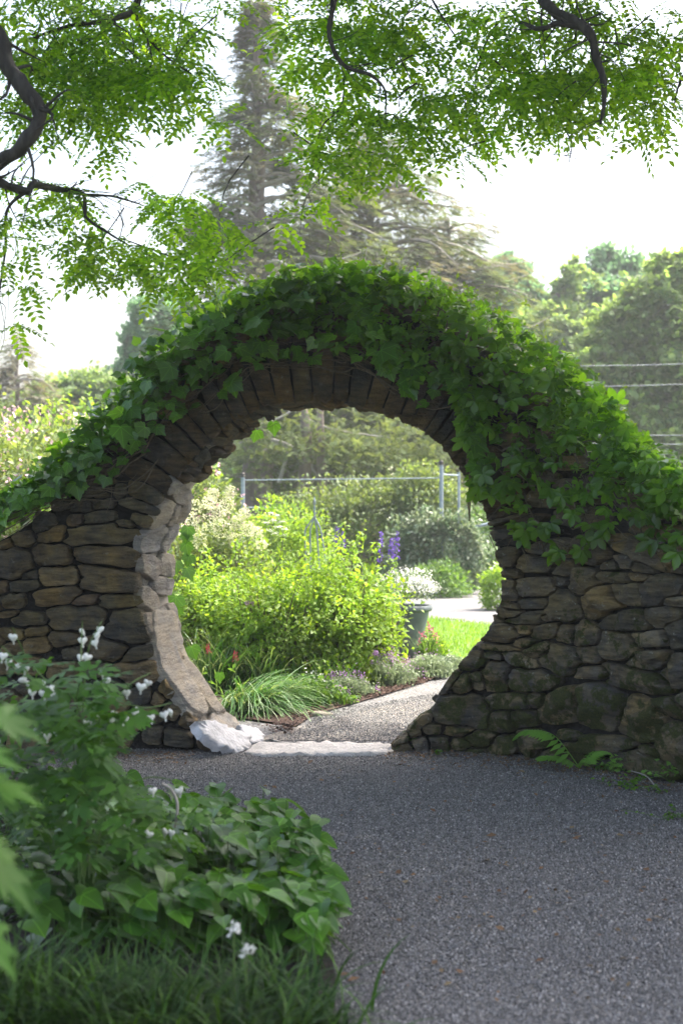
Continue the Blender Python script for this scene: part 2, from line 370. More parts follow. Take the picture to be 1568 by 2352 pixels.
def T_creeper():
    L = T_leaflet(); V = []; F = []; n = 0
    for a, s in ((-105, .62), (-52, .85), (0, 1.), (52, .85), (105, .62)):
        a = math.radians(a); c, s_ = math.cos(a), math.sin(a)
        Mx = np.array([[c, s_, 0], [-s_, c, 0], [0, 0, 1]])
        v = (L[0]*s+np.array([0, .05, 0]))@Mx.T
        V.append(v); F.append(L[1]+n); n += len(v)
    return np.concatenate(V), np.concatenate(F)
def T_heart(w=.42):
    h = [(0, .05), (.12, -.07), (.28, -.06), (.40, .08), (.42, .28), (.34, .52), (.20, .78), (0, 1.05)]
    o = h+[(-x, y) for x, y in h[-2:0:-1]]
    return fan([(x*w/.42, y) for x, y in o], (0, .35), .45, .3)
def T_frond(pairs=7, lw=.062, ll=.23, droop=.35, seed=0):
    rg = np.random.default_rng(seed)
    V = []; F = []; n = 0
    def zz(y): return -droop*y*y
    V += [(-.006, 0, 0), (.006, 0, 0), (.004, .5, zz(.5)), (-.004, .5, zz(.5)), (.003, 1, zz(1)), (-.003, 1, zz(1))]
    F += [(0, 1, 2), (0, 2, 3), (3, 2, 4), (3, 4, 5)]; n = 6
    def leaflet(y, a, s):
        nonlocal n
        d = np.array([math.sin(a), math.cos(a), 0]); w = np.array([math.cos(a), -math.sin(a), 0])
        L = ll*s; b = np.array([0, y, zz(y)]); dz = np.array([0, 0, -rg.uniform(.0, .07)])
        V.extend([b, b+d*L*.5-w*lw*s+np.array([0, 0, .01]), b+d*L+dz, b+d*L*.5+w*lw*s+np.array([0, 0, .01]), b+d*L*.86-w*lw*.55*s+dz*.6, b+d*L*.86+w*lw*.55*s+dz*.6])
        F.extend([(n, n+3, n+1), (n+1, n+3, n+5), (n+1, n+5, n+4), (n+4, n+5, n+2)]); n += 6
    for i in range(pairs):
        y = .16+.8*i/pairs; s = 1-.25*abs(i/pairs-.45)
        for sg in (-1, 1): leaflet(y+rg.uniform(-.01, .01), sg*math.radians(rg.uniform(48, 68)), s*rg.uniform(.88, 1.08))
    leaflet(.98, rg.uniform(-.1, .1), .95)
    return np.array(V, float), np.array(F)
def T_spray(n=9, seed=1):      # flat conifer spray
    rg = np.random.default_rng(seed); V = []; F = []
    for i in range(n):
        y = i/n; sg = 1 if i % 2 else -1; a = sg*rg.uniform(.5, 1.); L = rg.uniform(.25, .45)*(1-.4*y)
        b = np.array([0, y*.8, rg.uniform(-.05, .05)]); d = np.array([math.sin(a), math.cos(a), rg.uniform(-.25, .1)]); w = np.array([math.cos(a), -math.sin(a), 0])*.055
        k = len(V); V += [b-w, b+w, b+d*L]; F.append((k, k+1, k+2))
    return np.array(V, float), np.array(F)

TS = T_simple(); TQ = T_quad(); TL = T_lobed(); TST = T_star(); TC = T_creeper(); TH = T_heart()
TF = [T_frond(6, seed=1), T_frond(7, seed=2), T_frond(5, seed=3, droop=.2)]
TSP = T_spray()

def blades(base, az, lean, length, width, nseg=6, droop=1.6):
    """curved grass blades, one strip each"""
    n = len(base); t = np.linspace(0, 1, nseg+1)
    ang = lean[:, None]+(droop if np.ndim(droop) else np.full(n, droop))[:, None]*t[None]**1.3     # angle from vertical
    dl = length[:, None]/nseg
    hx = np.concatenate([np.zeros((n, 1)), np.cumsum(np.sin(ang[:, :-1])*dl, 1)], 1)
    hz = np.concatenate([np.zeros((n, 1)), np.cumsum(np.cos(ang[:, :-1])*dl, 1)], 1)
    D = np.stack([np.cos(az), np.sin(az)], -1)
    C = np.stack([base[:, None, 0]+hx*D[:, None, 0], base[:, None, 1]+hx*D[:, None, 1], base[:, None, 2]+hz], -1)
    w = width[:, None]*(1-t[None]**2.2)*.5+.0004
    S_ = np.stack([-D[:, 1], D[:, 0], np.zeros(n)], -1)[:, None]*w[..., None]
    V = np.stack([C-S_, C+S_], 2).reshape(-1, 3)
    i = np.arange(nseg)*2
    f = np.stack([i, i+1, i+3, i+2], -1)
    F = (f[None]+(np.arange(n)*(nseg+1)*2)[:, None, None]).reshape(-1, 4)
    return V, F

def blob_points(n, c, r, shell=.55, lump=.18, seed=0, zmin=None):
    rg = np.random.default_rng(seed+77)
    d = rdir(n, rg)
    if zmin is not None: d[:, 2] = np.where(d[:, 2] < zmin, -d[:, 2]*.6, d[:, 2])
    l = np.zeros(n); ph = rg.uniform(0, 6.28, (6, 3))
    for k in range(6):
        fq = 2.+k*1.1
        l += np.sin(d[:, 0]*fq*1.7+ph[k, 0])*np.sin(d[:, 1]*fq*1.7+ph[k, 1])*np.sin(d[:, 2]*fq*1.9+ph[k, 2])/(1+.3*k)
    rad = (shell+(1-shell)*rg.uniform(0, 1, n)**.6)*(1+lump*l)
    return np.asarray(c)+d*rad[:, None]*np.asarray(r), d
def foliage(T, pts, out, size, up=.5, jitter=.8, seed=0, droop=0.):
    rg = np.random.default_rng(seed+5); n = len(pts)
    f = nrmz(out+rdir(n, rg)*jitter+np.array([0, 0, -droop]))
    nr = nrmz(out*.4+np.array([0, 0, up])+rdir(n, rg)*.55)
    return scatter(T, pts, frames(f, nr), size*rg.uniform(.65, 1.25, n))

# ------------------------------------------------------------------ ground
def sheet(name, poly, z, mat, seg=None, kind='structure', **k):
    V = [(p[0], p[1], z) for p in poly]
    me = bpy.data.meshes.new(name); me.from_pydata(V, [], [list(range(len(V)))]); me.materials.append(mat); me.update()
    o = link(name, me); return props(o, kind=kind, **k)
sheet('ground', [(-300, -40), (300, -40), (300, 500), (-300, 500)], -.012, M['meadow'])

gz = .0
fore = [(-8, -2), (7, -2), (7, 9.2), (-8, 9.2)]
sheet('gravel_path', fore, gz, M['gravel'])
# path beyond the gate swings to the right and meets a cross path
sp = [gnd(612, 1700)[:2], gnd(700, 1640)[:2], gnd(880, 1590)[:2], gnd(1010, 1556)[:2], gnd(1080, 1535)[:2], (5.0, 13.2), (6.0, 9.2), (-.85, 9.2)]
sheet('garden_path', [(-.9, 9.15), (6.2, 9.15), (6.2, 14.4), gnd(1050, 1540)[:2], gnd(1010, 1556)[:2], gnd(880, 1596)[:2], gnd(720, 1640)[:2], gnd(680, 1672)[:2], gnd(560, 1655)[:2], (-1.6, 9.6)], .004, M['gravel_far'])
sheet('worn_path_centre', [(-.6, 9.3), (.55, 9.3), (.9, 10.2), (1.5, 11.2), (2.6, 12.1), (2.2, 12.6), (1.1, 11.9), (.3, 10.9), (-.2, 10.1)], .008, M['gravel_tan'])
lawn = [gnd(800, 1700)[:2], gnd(1050, 1536)[:2], gnd(1040, 1500)[:2], gnd(960, 1440)[:2], gnd(980, 1418)[:2], gnd(1120, 1436)[:2], gnd(1400, 1470)[:2], (6.2, 14.4)]
lawn = [gnd(1010, 1552)[:2], gnd(930, 1470)[:2], gnd(960, 1416)[:2], gnd(1120, 1434)[:2], gnd(1400, 1462)[:2], (6.3, 13.8)]
sheet('lawn', lawn, .006, M['lawn_g'])
sheet('cross_path', [gnd(900, 1412)[:2], gnd(1120, 1436)[:2], gnd(1420, 1474)[:2], (9, 19), gnd(1180, 1350)[:2], gnd(990, 1366)[:2], gnd(880, 1392)[:2]], .010, M['gravel_far'])
sheet('planting_bed', [gnd(560, 1655)[:2], gnd(680, 1672)[:2], gnd(722, 1646)[:2], gnd(880, 1600)[:2], gnd(1030, 1552)[:2], gnd(940, 1440)[:2], (-1, 20), (-6, 20), (-6, 9.4)], .018, M['mulch'])
sheet('front_bed', [gnd(770, 2480)[:2], gnd(770, 2250)[:2], gnd(740, 2100)[:2], gnd(640, 1990)[:2], gnd(520, 1930)[:2], gnd(380, 1870)[:2], gnd(230, 1790)[:2], gnd(0, 1750)[:2], (-4, 8.6), (-5, 2)], .012, M['soil'])

# loose gravel chips (dense near the camera)
n = 210000
d = 3.6+(9.0-3.6)*U(0, 1, n)**1.35
xx = U(-1, 1, n)*(d*.27)
k = np.ones(n, bool)
bx = np.interp(d, [4, 4.6, 5.3, 6.0, 6.5, 7.1, 8.0], [0.0, 0.0, -.05, -.3, -.5, -.9, -1.7])
k &= xx > bx-.12
xx, d = xx[k], d[k]; n = len(d)
ch = np.array([(-.5, -.4, -.3), (.5, -.35, -.25), (.1, .55, -.3), (-.1, 0, .5), (.3, .2, .35)]), np.array([(0, 1, 3), (1, 4, 3), (1, 2, 4), (2, 0, 3), (2, 3, 4)])
f = rdir(n); f[:, 2] *= .4; nn = rdir(n)*.6+np.array([0, 0, 1])
V, F = scatter(ch, np.stack([xx, d, U(.0, .006, n)], -1), frames(f, nn), U(.005, .011, n))
obj('gravel', V, F, M['chip'], kind='stuff', label='loose grey gravel chips covering the path before the gate')
# chips and grit on the sunny path
n = 26000
t = U(0, 1, n); cx = np.interp(t, [0, .3, .6, 1], [-.15, .55, 1.5, 3.2]); cy = np.interp(t, [0, .3, .6, 1], [9.35, 10.5, 11.7, 12.8])
xx = cx+U(-.75, .75, n); d = cy+U(-.25, .25, n)
k = (xx > np.interp(d, [9.2, 9.7, 10.6, 11.9, 13], [-.55, -.3, -.15, .9, 1.4])); xx, d = xx[k], d[k]; n = len(d)
f = rdir(n); f[:, 2] *= .4
V, F = scatter(ch, np.stack([xx, d, U(.008, .012, n)], -1), frames(f, rdir(n)*.6+np.array([0, 0, 1])), U(.006, .014, n))
M['chip2'] = plain_mat('pale_chip', (.15, .148, .146), .8, .75, 120)
obj('gravel', V, F, M['chip2'], kind='stuff', label='pale gravel chips on the sunny path beyond the gate')
# lawn blades
n = 26000
A = np.array(lawn); 
xx = U(A[:, 0].min(), A[:, 0].max(), n); yy = U(A[:, 1].min(), A[:, 1].max(), n)
def inside(px, py, poly):
    poly = np.asarray(poly); r = np.zeros(len(px), bool); j = len(poly)-1
    for i in range(len(poly)):
        xi, yi = poly[i]; xj, yj = poly[j]
        c = ((yi > py) != (yj > py)) & (px < (xj-xi)*(py-yi)/(yj-yi+1e-12)+xi); r ^= c; j = i
    return r
k = inside(xx, yy, [tuple(p) for p in lawn]); xx, yy = xx[k], yy[k]; n = len(xx)
V, F = blades(np.stack([xx, yy, np.full(n, .006)], -1), U(0, 6.28, n), U(0, .5, n), U(.03, .06, n), U(.006, .012, n), 2, .5)
obj('grass', V, F, M['lawn'], kind='stuff', label='short sunlit lawn grass beyond the gate')

# ------------------------------------------------------------------ the wall
TH_ = math.radians(15); TK = .5
VB = np.array([math.sin(TH_)*TK, math.cos(TH_)*TK, 0])      # from the front face to the back face
def Fy(x):
    x = np.asarray(x, float)
    return 8.92-.60*np.maximum(x-.5, 0)**2+.0*x
def wallpt(px, py):
    kx = (px-CX)/F_; d = 8.92
    for _ in range(60): d = .5*d+.5*float(Fy(kx*d))
    return np.array([kx*d, EYE-(py-CY)/F_*d])          # (x, z) on the front face
hole_px = [(538, 1726), (442, 1651), (407, 1599), (363, 1537), (346, 1472), (324, 1362), (330, 1297), (322, 1250), (363, 1179), (385, 1122), (419, 1081), (478, 1018), (538, 962), (607, 932), (684, 918), (784, 922), (860, 940), (950, 972), (1003, 1014), (1048, 1065), (1078, 1115), (1112, 1165), (1124, 1215), (1140, 1262), (1152, 1315), (1155, 1375), (1134, 1432), (1108, 1466), (1056, 1525), (1012, 1590), (990, 1625), (945, 1668), (900, 1712), (880, 1770), (560, 1770)]
top_px = [(-500, 1400), (-200, 1320), (0, 1236), (120, 1160), (200, 1080), (290, 970), (350, 880), (420, 800), (520, 730), (640, 690), (760, 672), (900, 685), (1010, 730), (1110, 790), (1200, 870), (1280, 950), (1340, 1050), (1420, 1120), (1568, 1190), (1800, 1260), (2000, 1300)]
HP = np.array([wallpt(*p) for p in hole_px]); OP = np.array([wallpt(*p) for p in top_px])
OP = np.concatenate([OP, [[OP[-1, 0], -.25], [OP[0, 0], -.25]]])
C0 = wallpt(740, 1340)
def radial(poly, ang):
    out = np.zeros(len(ang)); P = poly-C0; Q = np.roll(P, -1, 0)
    for i, a in enumerate(ang):
        d = np.array([math.cos(a), math.sin(a)]); best = 0
        for p, q in zip(P, Q):
            e = q-p; den = d[0]*e[1]-d[1]*e[0]
            if abs(den) < 1e-12: continue
            t = (p[0]*e[1]-p[1]*e[0])/den; u = (p[0]*d[1]-p[1]*d[0])/den
            if t > 0 and -1e-9 <= u <= 1+1e-9: best = max(best, t)
        out[i] = best
    return out
AN = np.linspace(-np.pi, np.pi, 361)
RI = radial(HP, AN); RO = radial(OP, AN)
def rin(a): return np.interp(a, AN, RI)
def rout(a): return np.interp(a, AN, RO)
wall = thing('stone_wall', 'rough fieldstone garden wall with a round moon gate opening', 'wall', loc=(0, 8.9, 0))
O = np.array([0, 8.9, 0])
na, nr = 240, 16
a = np.linspace(-np.pi, np.pi, na, endpoint=False); t = np.linspace(0, 1, nr)
ri = rin(a)+.03; ro = rout(a)-.02
rr = ri[:, None]+(ro-ri)[:, None]*t[None]
X = C0[0]+np.cos(a)[:, None]*rr; Z = C0[1]+np.sin(a)[:, None]*rr
P = np.stack([X.ravel(), Z.ravel()], -1)
Yf = Fy(P[:, 0])+.085+.02*fbm(np.stack([P[:, 0], P[:, 1], P[:, 0]*0], -1), 9)
front = np.stack([P[:, 0], Yf, P[:, 1]], -1)
back = np.stack([P[:, 0], Fy(P[:, 0]), P[:, 1]], -1)+VB
idx = np.arange(na*nr).reshape(na, nr); nx = np.roll(idx, -1, 0)
Ff = np.stack([idx[:, :-1], nx[:, :-1], nx[:, 1:], idx[:, 1:]], -1).reshape(-1, 4)
N0 = na*nr
Fb = (Ff+N0)[:, ::-1]
Fi = np.stack([idx[:, 0], idx[:, 0]+N0, nx[:, 0]+N0, nx[:, 0]], -1); Fo = np.stack([idx[:, -1], nx[:, -1], nx[:, -1]+N0, idx[:, -1]+N0], -1)
M['pale_mortar'] = plain_mat('pale_mortar', (.26, .24, .21), .95, .3, 12, .8, 60)
Pi = np.concatenate([front, back])-O
link('mortar_core', make_mesh('mortar_core', Pi, [np.concatenate([Ff, Fb, Fi, Fo])], [M['mortar'], M['pale_mortar']], midx=np.concatenate([np.zeros(len(Ff)+len(Fb)), (a > 2.2)|(a < -2.0), np.zeros(len(Fo))]).astype(int)), wall)

# stones of the front face, as they lie in the photograph: (cx, cy, w, h, turn) in two enlarged views
ZL = lambda x, y: ((x/2.24)*.98, (y/2.24+1100)*.98)
ZR = lambda x, y: ((x/2.24+900)*.98, (y/2.24+1200)*.98)
Ls = [(230, 285, 105, 110, 0), (270, 345, 145, 90, -15), (125, 370, 115, 90, -10), (70, 490, 225, 180, 10), (270, 450, 205, 125, 0), (400, 262, 100, 80, -40), (510, 250, 190, 62, 0), (520, 345, 375, 112, -3), (555, 450, 330, 110, 0), (320, 560, 235, 105, 0), (580, 585, 390, 135, 3), (155, 558, 105, 52, 0), (122, 610, 165, 72, -15), (18, 625, 60, 85, 0), (300, 665, 220, 90, -10), (60, 690, 130, 95, 0), (450, 690, 145, 62, 0), (630, 690, 220, 76, 0), (50, 760, 110, 42, 0), (160, 785, 200, 80, 0), (400, 780, 310, 125, -8), (700, 832, 290, 190, 6), (60, 868, 130, 62, 0), (195, 850, 120, 55, 0), (330, 892, 160, 85, 0), (190, 925, 150, 80, 0), (60, 945, 140, 80, 0), (560, 945, 240, 120, 5), (735, 965, 220, 80, -15), (400, 965, 140, 80, 0), (720, 1062, 240, 130, -8), (500, 1055, 170, 90, 0), (330, 1055, 180, 90, 0), (140, 1030, 190, 90, 0), (560, 1130, 170, 70, 0), (880, 1150, 90, 130, 25), (740, 1190, 120, 85, 0), (830, 1215, 90, 90, 0), (890, 1268, 120, 90, 20), (985, 1320, 80, 80, 30), (930, 1412, 210, 85, 5), (1090, 1440, 160, 80, 25), (810, 1400, 120, 85, 0), (540, 180, 125, 62, 0), (430, 200, 115, 60, -5), (470, 115, 140, 65, -5), (630, 118, 66, 90, 10), (765, 112, 175, 115, 20), (725, 190, 210, 60, 25), (745, 268, 120, 72, 15), (660, 288, 90, 45, 10), (330, 180, 120, 70, -10), (370, 120, 120, 60, -10), (30, 400, 90, 60, -20)]
Rs = [(640, 35, 190, 62, -14), (665, 105, 230, 105, -12), (640, 225, 95, 135, 5), (800, 270, 225, 100, 5), (945, 300, 90, 95, 0), (1070, 205, 150, 150, 20), (1180, 280, 95, 55, -10), (1360, 215, 320, 110, 22), (1262, 255, 85, 90, 0), (1535, 300, 90, 60, 0), (1355, 290, 100, 60, 5), (660, 325, 90, 58, 0), (780, 398, 205, 100, 0), (655, 422, 95, 140, -10), (925, 362, 85, 70, 0), (1045, 372, 145, 155, 15), (1190, 345, 180, 62, 5), (1322, 342, 90, 50, 0), (1440, 412, 210, 125, -45), (665, 490, 100, 42, 0), (782, 480, 170, 70, 0), (942, 492, 175, 170, 12), (1130, 472, 195, 185, -25), (1282, 432, 185, 112, 0), (1535, 470, 120, 62, 0), (655, 535, 150, 60, 4), (752, 560, 215, 76, -15), (848, 555, 75, 50, -20), (605, 640, 190, 108, -8), (735, 612, 115, 58, 0), (850, 626, 160, 90, -5), (950, 640, 100, 120, 20), (1052, 652, 135, 150, -45), (1272, 570, 240, 130, -8), (1442, 552, 165, 112, -10), (605, 715, 185, 42, 0), (735, 690, 120, 58, 0), (808, 722, 140, 70, -20), (1222, 702, 200, 150, 8), (1392, 668, 195, 112, -10), (1540, 640, 115, 165, 0), (455, 785, 160, 105, -4), (565, 755, 120, 42, 0), (700, 768, 180, 78, 18), (930, 772, 205, 165, 10), (1070, 742, 125, 105, 0), (1400, 775, 195, 120, -20), (1540, 840, 175, 215, 10), (340, 900, 170, 42, -53), (410, 905, 130, 100, -45), (490, 880, 90, 110, 0), (580, 862, 150, 150, 10), (770, 885, 245, 120, 4), (1082, 840, 190, 82, 0), (1330, 882, 345, 118, 12), (400, 1040, 310, 170, 4), (655, 995, 225, 82, 0), (795, 990, 82, 84, 0), (942, 1012, 255, 185, -22), (1132, 1022, 245, 215, 10), (1342, 1085, 215, 225, 20), (1512, 1022, 145, 135, 0), (205, 1092, 95, 52, -30), (255, 1142, 100, 60, 0), (385, 1150, 170, 60, 4), (512, 1190, 165, 90, 0), (605, 1102, 125, 122, 0), (722, 1088, 125, 92, -5), (160, 1160, 66, 62, 0), (85, 1196, 120, 55, -33), (95, 1240, 120, 60, 0), (190, 1222, 95, 85, 20), (290, 1215, 125, 88, 0), (400, 1220, 120, 60, 5), (615, 1222, 150, 105, -8), (775, 1212, 165, 150, 30), (862, 1275, 140, 72, -15), (1120, 1225, 290, 110, -4), (1350, 1315, 270, 112, 8), (1545, 1240, 165, 270, 0), (870, 1335, 170, 52, 0), (1080, 1310, 200, 70, 5), (480, 1265, 120, 50, 0), (1650, 1000, 170, 150, 10), (1680, 800, 200, 120, -10), (1680, 600, 180, 140, 0), (1690, 420, 180, 110, 0), (1720, 1180, 180, 170, 0), (980, 1180, 120, 60, 10)]
seeds = []   # x, z, half w, half h, angle, kind
def add_seed(Z, s):
    s = (s[0], s[1], s[2], s[3], s[4]+random.uniform(-7, 7))
    px, py = Z(s[0], s[1]); c = wallpt(px, py)
    dd = float(Fy(c[0])); k = .98/2.24/F_*dd
    seeds.append([c[0], c[1], s[2]*.5*k, s[3]*.5*k, -math.radians(s[4]), 'stone'])
for s in Ls: add_seed(ZL, s)
for s in Rs: add_seed(ZR, s)
# arch stones set on edge round the opening
ang = math.radians(152)
while ang > math.radians(14):
    w = random.uniform(.055, .125) if ang < math.radians(140) else random.uniform(.10, .15)
    r0 = float(rin(ang)); L = random.uniform(.26, .36)
    da = w/r0*.5; ang -= da; r0 = float(rin(ang))
    if ang > math.radians(12):
        seeds.append([C0[0]+math.cos(ang)*(r0+L*.5-.01), C0[1]+math.sin(ang)*(r0+L*.5-.01), L*.5, w*.5, ang+random.uniform(-.06, .06), 'arch_stone'])
    ang -= da
SD = np.array([s[:5] for s in seeds])
def metric(p, SD):
    d = p[..., None, :]-SD[:, :2]; c = np.cos(SD[:, 4]); s = np.sin(SD[:, 4])
    u = (d[..., 0]*c+d[..., 1]*s)/SD[:, 2]; v = (-d[..., 0]*s+d[..., 1]*c)/SD[:, 3]
    return (np.abs(u)**2.8+np.abs(v)**2.8)**(1/2.8)
# fill what is left with smaller stones
tries = 0; nfill = 0
rs = random.Random(3)
while tries < 5000 and len(seeds) < 298:
    tries += 1
    x = rs.uniform(-2.5, 2.45); z = rs.uniform(.0, 2.9)
    a_ = math.atan2(z-C0[1], x-C0[0]); r_ = math.hypot(x-C0[0], z-C0[1])
    if r_ < rin(a_)+.03 or r_ > rout(a_)-.02: continue
    m_ = metric(np.array([x, z]), SD).min()
    need = 1.45 if tries < 2500 else 1.15
    if m_ < need: continue
    w = rs.uniform(.07, .13) if tries < 2500 else rs.uniform(.04, .07)
    seeds.append([x, z, w, w*rs.uniform(.4, .65), rs.uniform(-.3, .3), 'stone']); SD = np.array([s[:5] for s in seeds])

def grow(seeds, SD, nd=30, cap=1.2, joint=.009, clip=None):
    outs = []
    rs_ = np.linspace(.15, 1.3, 26)
    for i, s in enumerate(seeds):
        c, sn = math.cos(s[4]), math.sin(s[4])
        ph = np.linspace(0, 2*np.pi, nd, endpoint=False)
        # directions spaced round the superellipse
        q = (np.abs(np.cos(ph))**2.8+np.abs(np.sin(ph))**2.8)**(-1/2.8)
        ex = np.cos(ph)*q*s[2]; ey = np.sin(ph)*q*s[3]
        E = np.stack([ex*c-ey*sn, ex*sn+ey*c], -1)
        near = np.where(np.hypot(SD[:, 0]-s[0], SD[:, 1]-s[1]) < (s[2]+s[3])*1.3+.35)[0]
        S2 = SD[near]; me_ = np.where(near == i)[0][0]
        P = np.array([s[0], s[1]])+E[:, None]*rs_[None, :, None]
        m = metric(P, S2); own = m[..., me_].copy(); m[..., me_] = 9e9
        ok = (own < m.min(-1)) & (own < cap)
        if clip is not None: ok &= clip(P)
        bad = ~ok; first = np.where(bad.any(1), bad.argmax(1), len(rs_)-1)
        rad = rs_[np.maximum(first-1, 0)]
        rad = .5*rad+.25*(np.roll(rad, 1)+np.roll(rad, -1)) if False else rad
        rad = np.minimum(rad, .5*rad+.25*(np.roll(rad, 1)+np.roll(rad, -1))+.02)
        Ln = np.linalg.norm(E, axis=1); rad = np.maximum(rad-joint*(.25+1.1*((i*37) % 11)/11.)/Ln, .12)
        outs.append(np.array([s[0], s[1]])+E*rad[:, None])
    return outs
def clipf(P):
    dx = P[..., 0]-C0[0]; dz = P[..., 1]-C0[1]; a = np.arctan2(dz, dx); r = np.hypot(dx, dz)
    return (r > rin(a)-.012) & (r < rout(a)+.03) & (P[..., 1] > -.12)
def stone_geo(outline, centre, surf, proud, depth, rg, rough=.010, nrings=7):
    """rounded, faceted stone over its outline; surf maps (a, b, height) to 3-D"""
    nd = len(outline); c = np.asarray(centre)
    E = outline-c; size = np.linalg.norm(E, axis=1).mean()
    E = E*(1+rg.uniform(-.04, .03, nd)+np.array([(.13 if size < .2 else .05)*noise.noise(Vector((c[0]*7+math.cos(q)*1.6, c[1]*7+math.sin(q)*1.6, 2.))) for q in np.linspace(0, 6.28, nd)]))[:, None]
    rings = [(1., -depth), (1., 0.)]+[(q, 1.) for q in (.955, .87, .74, .56, .34)]
    prof = {1.: 0., .955: .62, .87: .9, .74: 1., .56: 1.03, .34: 1.05}
    planes = [(rg.normal(0, .7, 2), rg.uniform(.72, 1.2)) for _ in range(5)]
    V = []
    def height(p, q):
        u = (p-c)/max(size, 1e-6)
        h = proud*prof[q]
        for g, o in planes: h = min(h, proud*(o+g@u))
        nz = noise.noise(Vector((p[0]*11, p[1]*11, size*40)))*.6+noise.noise(Vector((p[0]*27, p[1]*27, 3.)))*.35+noise.noise(Vector((p[0]*6, p[1]*55, 9.)))*.35
        return max(h, 0.004)+rough*nz*(.3+.7*(1-q**8))
    for q, kx in rings:
        for e in E:
            p = c+e*q
            V.append(surf(p[0], p[1], -depth if kx < 0 else (0. if q == 1. else height(p, q))))
    V.append(surf(c[0], c[1], height(c, .34)))
    F = []
    nr = len(rings)
    for r in range(nr-1):
        for j in range(nd):
            j2 = (j+1) % nd; F.append((r*nd+j, r*nd+j2, (r+1)*nd+j2, (r+1)*nd+j))
    T = [((nr-1)*nd+j, (nr-1)*nd+(j+1) % nd, nr*nd) for j in range(nd)]
    return np.array(V), [np.array(T), np.array(F)]
def surf_front(x, z, h):
    y = float(Fy(x)); sl = 1.2*max(x-.5, 0)        # slope of the plan curve
    nrm = np.array([-sl, -1.]); nrm /= np.linalg.norm(nrm)
    return (x+nrm[0]*h, y+nrm[1]*h, z)
outl = grow(seeds, SD, clip=clipf, nd=36)
rg = np.random.default_rng(4)
for s, o in zip(seeds, outl):
    sz = min(s[2], s[3])
    V, F = stone_geo(o, s[:2], surf_front, min(.12, .022+sz*rg.uniform(.40, .85)), .08, rg, .010+.10*sz)
    c3 = np.array(surf_front(s[0], s[1], 0))
    mat = M['vouss'] if s[5] == 'arch_stone' else (M['stone_moss'] if s[0] > .3 else M['stone'])
    me = make_mesh(s[5], V-c3, F, mat, smooth=True)
    link(s[5], me, wall, loc=c3-O)

# stones lining the inside of the opening
hp = np.array([wallpt(*p) for p in hole_px[:33]])
sg = np.r_[0, np.cumsum(np.linalg.norm(np.diff(hp, axis=0), axis=1))]
LEN = sg[-1]
def curve(s):
    return np.array([np.interp(s, sg, hp[:, 0]), np.interp(s, sg, hp[:, 1])])
def surf_in(s, t, h):
    s = min(max(s, 0), LEN); p = curve(s); q = curve(min(s+.06, LEN)); q0 = curve(max(s-.06, 0)); tg = (q-q0)/np.linalg.norm(q-q0)
    nn = np.array([tg[1], -tg[0]])         # towards the opening
    return (p[0]+nn[0]*h+VB[0]*t/TK, float(Fy(p[0]))+VB[1]*t/TK, p[1]+nn[1]*h)
rs2 = random.Random(8); s2 = []
s_ = .02
while s_ < LEN-.05:
    low = s_ < 1.1
    ws = rs2.uniform(.26, .38) if s_ < .8 else (rs2.uniform(.10, .2) if s_ < 1.9 else rs2.uniform(.05, .11))
    t_ = .0
    while t_ < TK-.02:
        wt = rs2.uniform(.2, .5) if s_ < .8 else rs2.uniform(.14, .34) if s_ < 1.9 else rs2.uniform(.22, .5)
        wt = min(wt, TK-t_+.02)
        if TK-t_-wt < .09: wt = TK-t_+.02
        ws_ = ws*rs2.uniform(.55, 1.15); s2.append([s_+ws*.5+rs2.uniform(-.05, .05), t_+wt*.5, ws_*.5, wt*.5, rs2.uniform(-.4, .4), 'jamb_stone']); t_ += wt
    s_ += ws
SD2 = np.array([s[:5] for s in s2])
out2 = grow(s2, SD2, nd=30, cap=1.35, joint=.002, clip=lambda P: (P[..., 0] > -.05) & (P[..., 0] < LEN+.02) & (P[..., 1] > .0) & (P[..., 1] < TK+.05))
for s, o in zip(s2, out2):
    tw = s[0]
    p = curve(min(tw, LEN))
    mat = (M['reveal_low'] if tw < .85 else M['reveal']) if tw < 1.95 else M['vouss']
    if p[0] > 0.4: mat = M['stone_moss'] if p[1] < 1.5 else M['vouss']
    V, F = stone_geo(o, s[:2], surf_in, rg.uniform(.008, .035) if tw > .9 else rg.uniform(.001, .006), .05, rg, .022)
    c3 = np.array(surf_in(s[0], s[1], 0))
    link('jamb_stone', make_mesh('jamb_stone', V-c3, F, mat, smooth=False), wall, loc=c3-O)
# long flat stones facing the flared foot of the jamb
for (sc, tc_, hs, ht, tl) in [(.60, .17, .25, .155, .05), (.52, .40, .22, .10, -.04), (.93, .24, .14, .22, .0)]:
    ph = np.linspace(0, 2*np.pi, 40, endpoint=False); q = (np.abs(np.cos(ph))**4+np.abs(np.sin(ph))**4)**(-1/4.)
    e = np.stack([np.cos(ph)*q*hs, np.sin(ph)*q*ht], -1)*(1+.06*np.sin(ph*3+sc*9)+rg.normal(0, .012, 40))[:, None]
    e = np.stack([e[:, 0]*math.cos(tl)-e[:, 1]*math.sin(tl)+sc, e[:, 0]*math.sin(tl)+e[:, 1]*math.cos(tl)+tc_], -1)
    V, F = stone_geo(e, (sc, tc_), lambda a_, b_, h: surf_in(a_, b_, h+.022 if h > -.01 else h), .012, .04, rg, .012)
    c3 = np.array(surf_in(sc, tc_, 0)); link('jamb_slab', make_mesh('jamb_slab', V-c3, F, M['reveal_low']), wall, loc=c3-O)
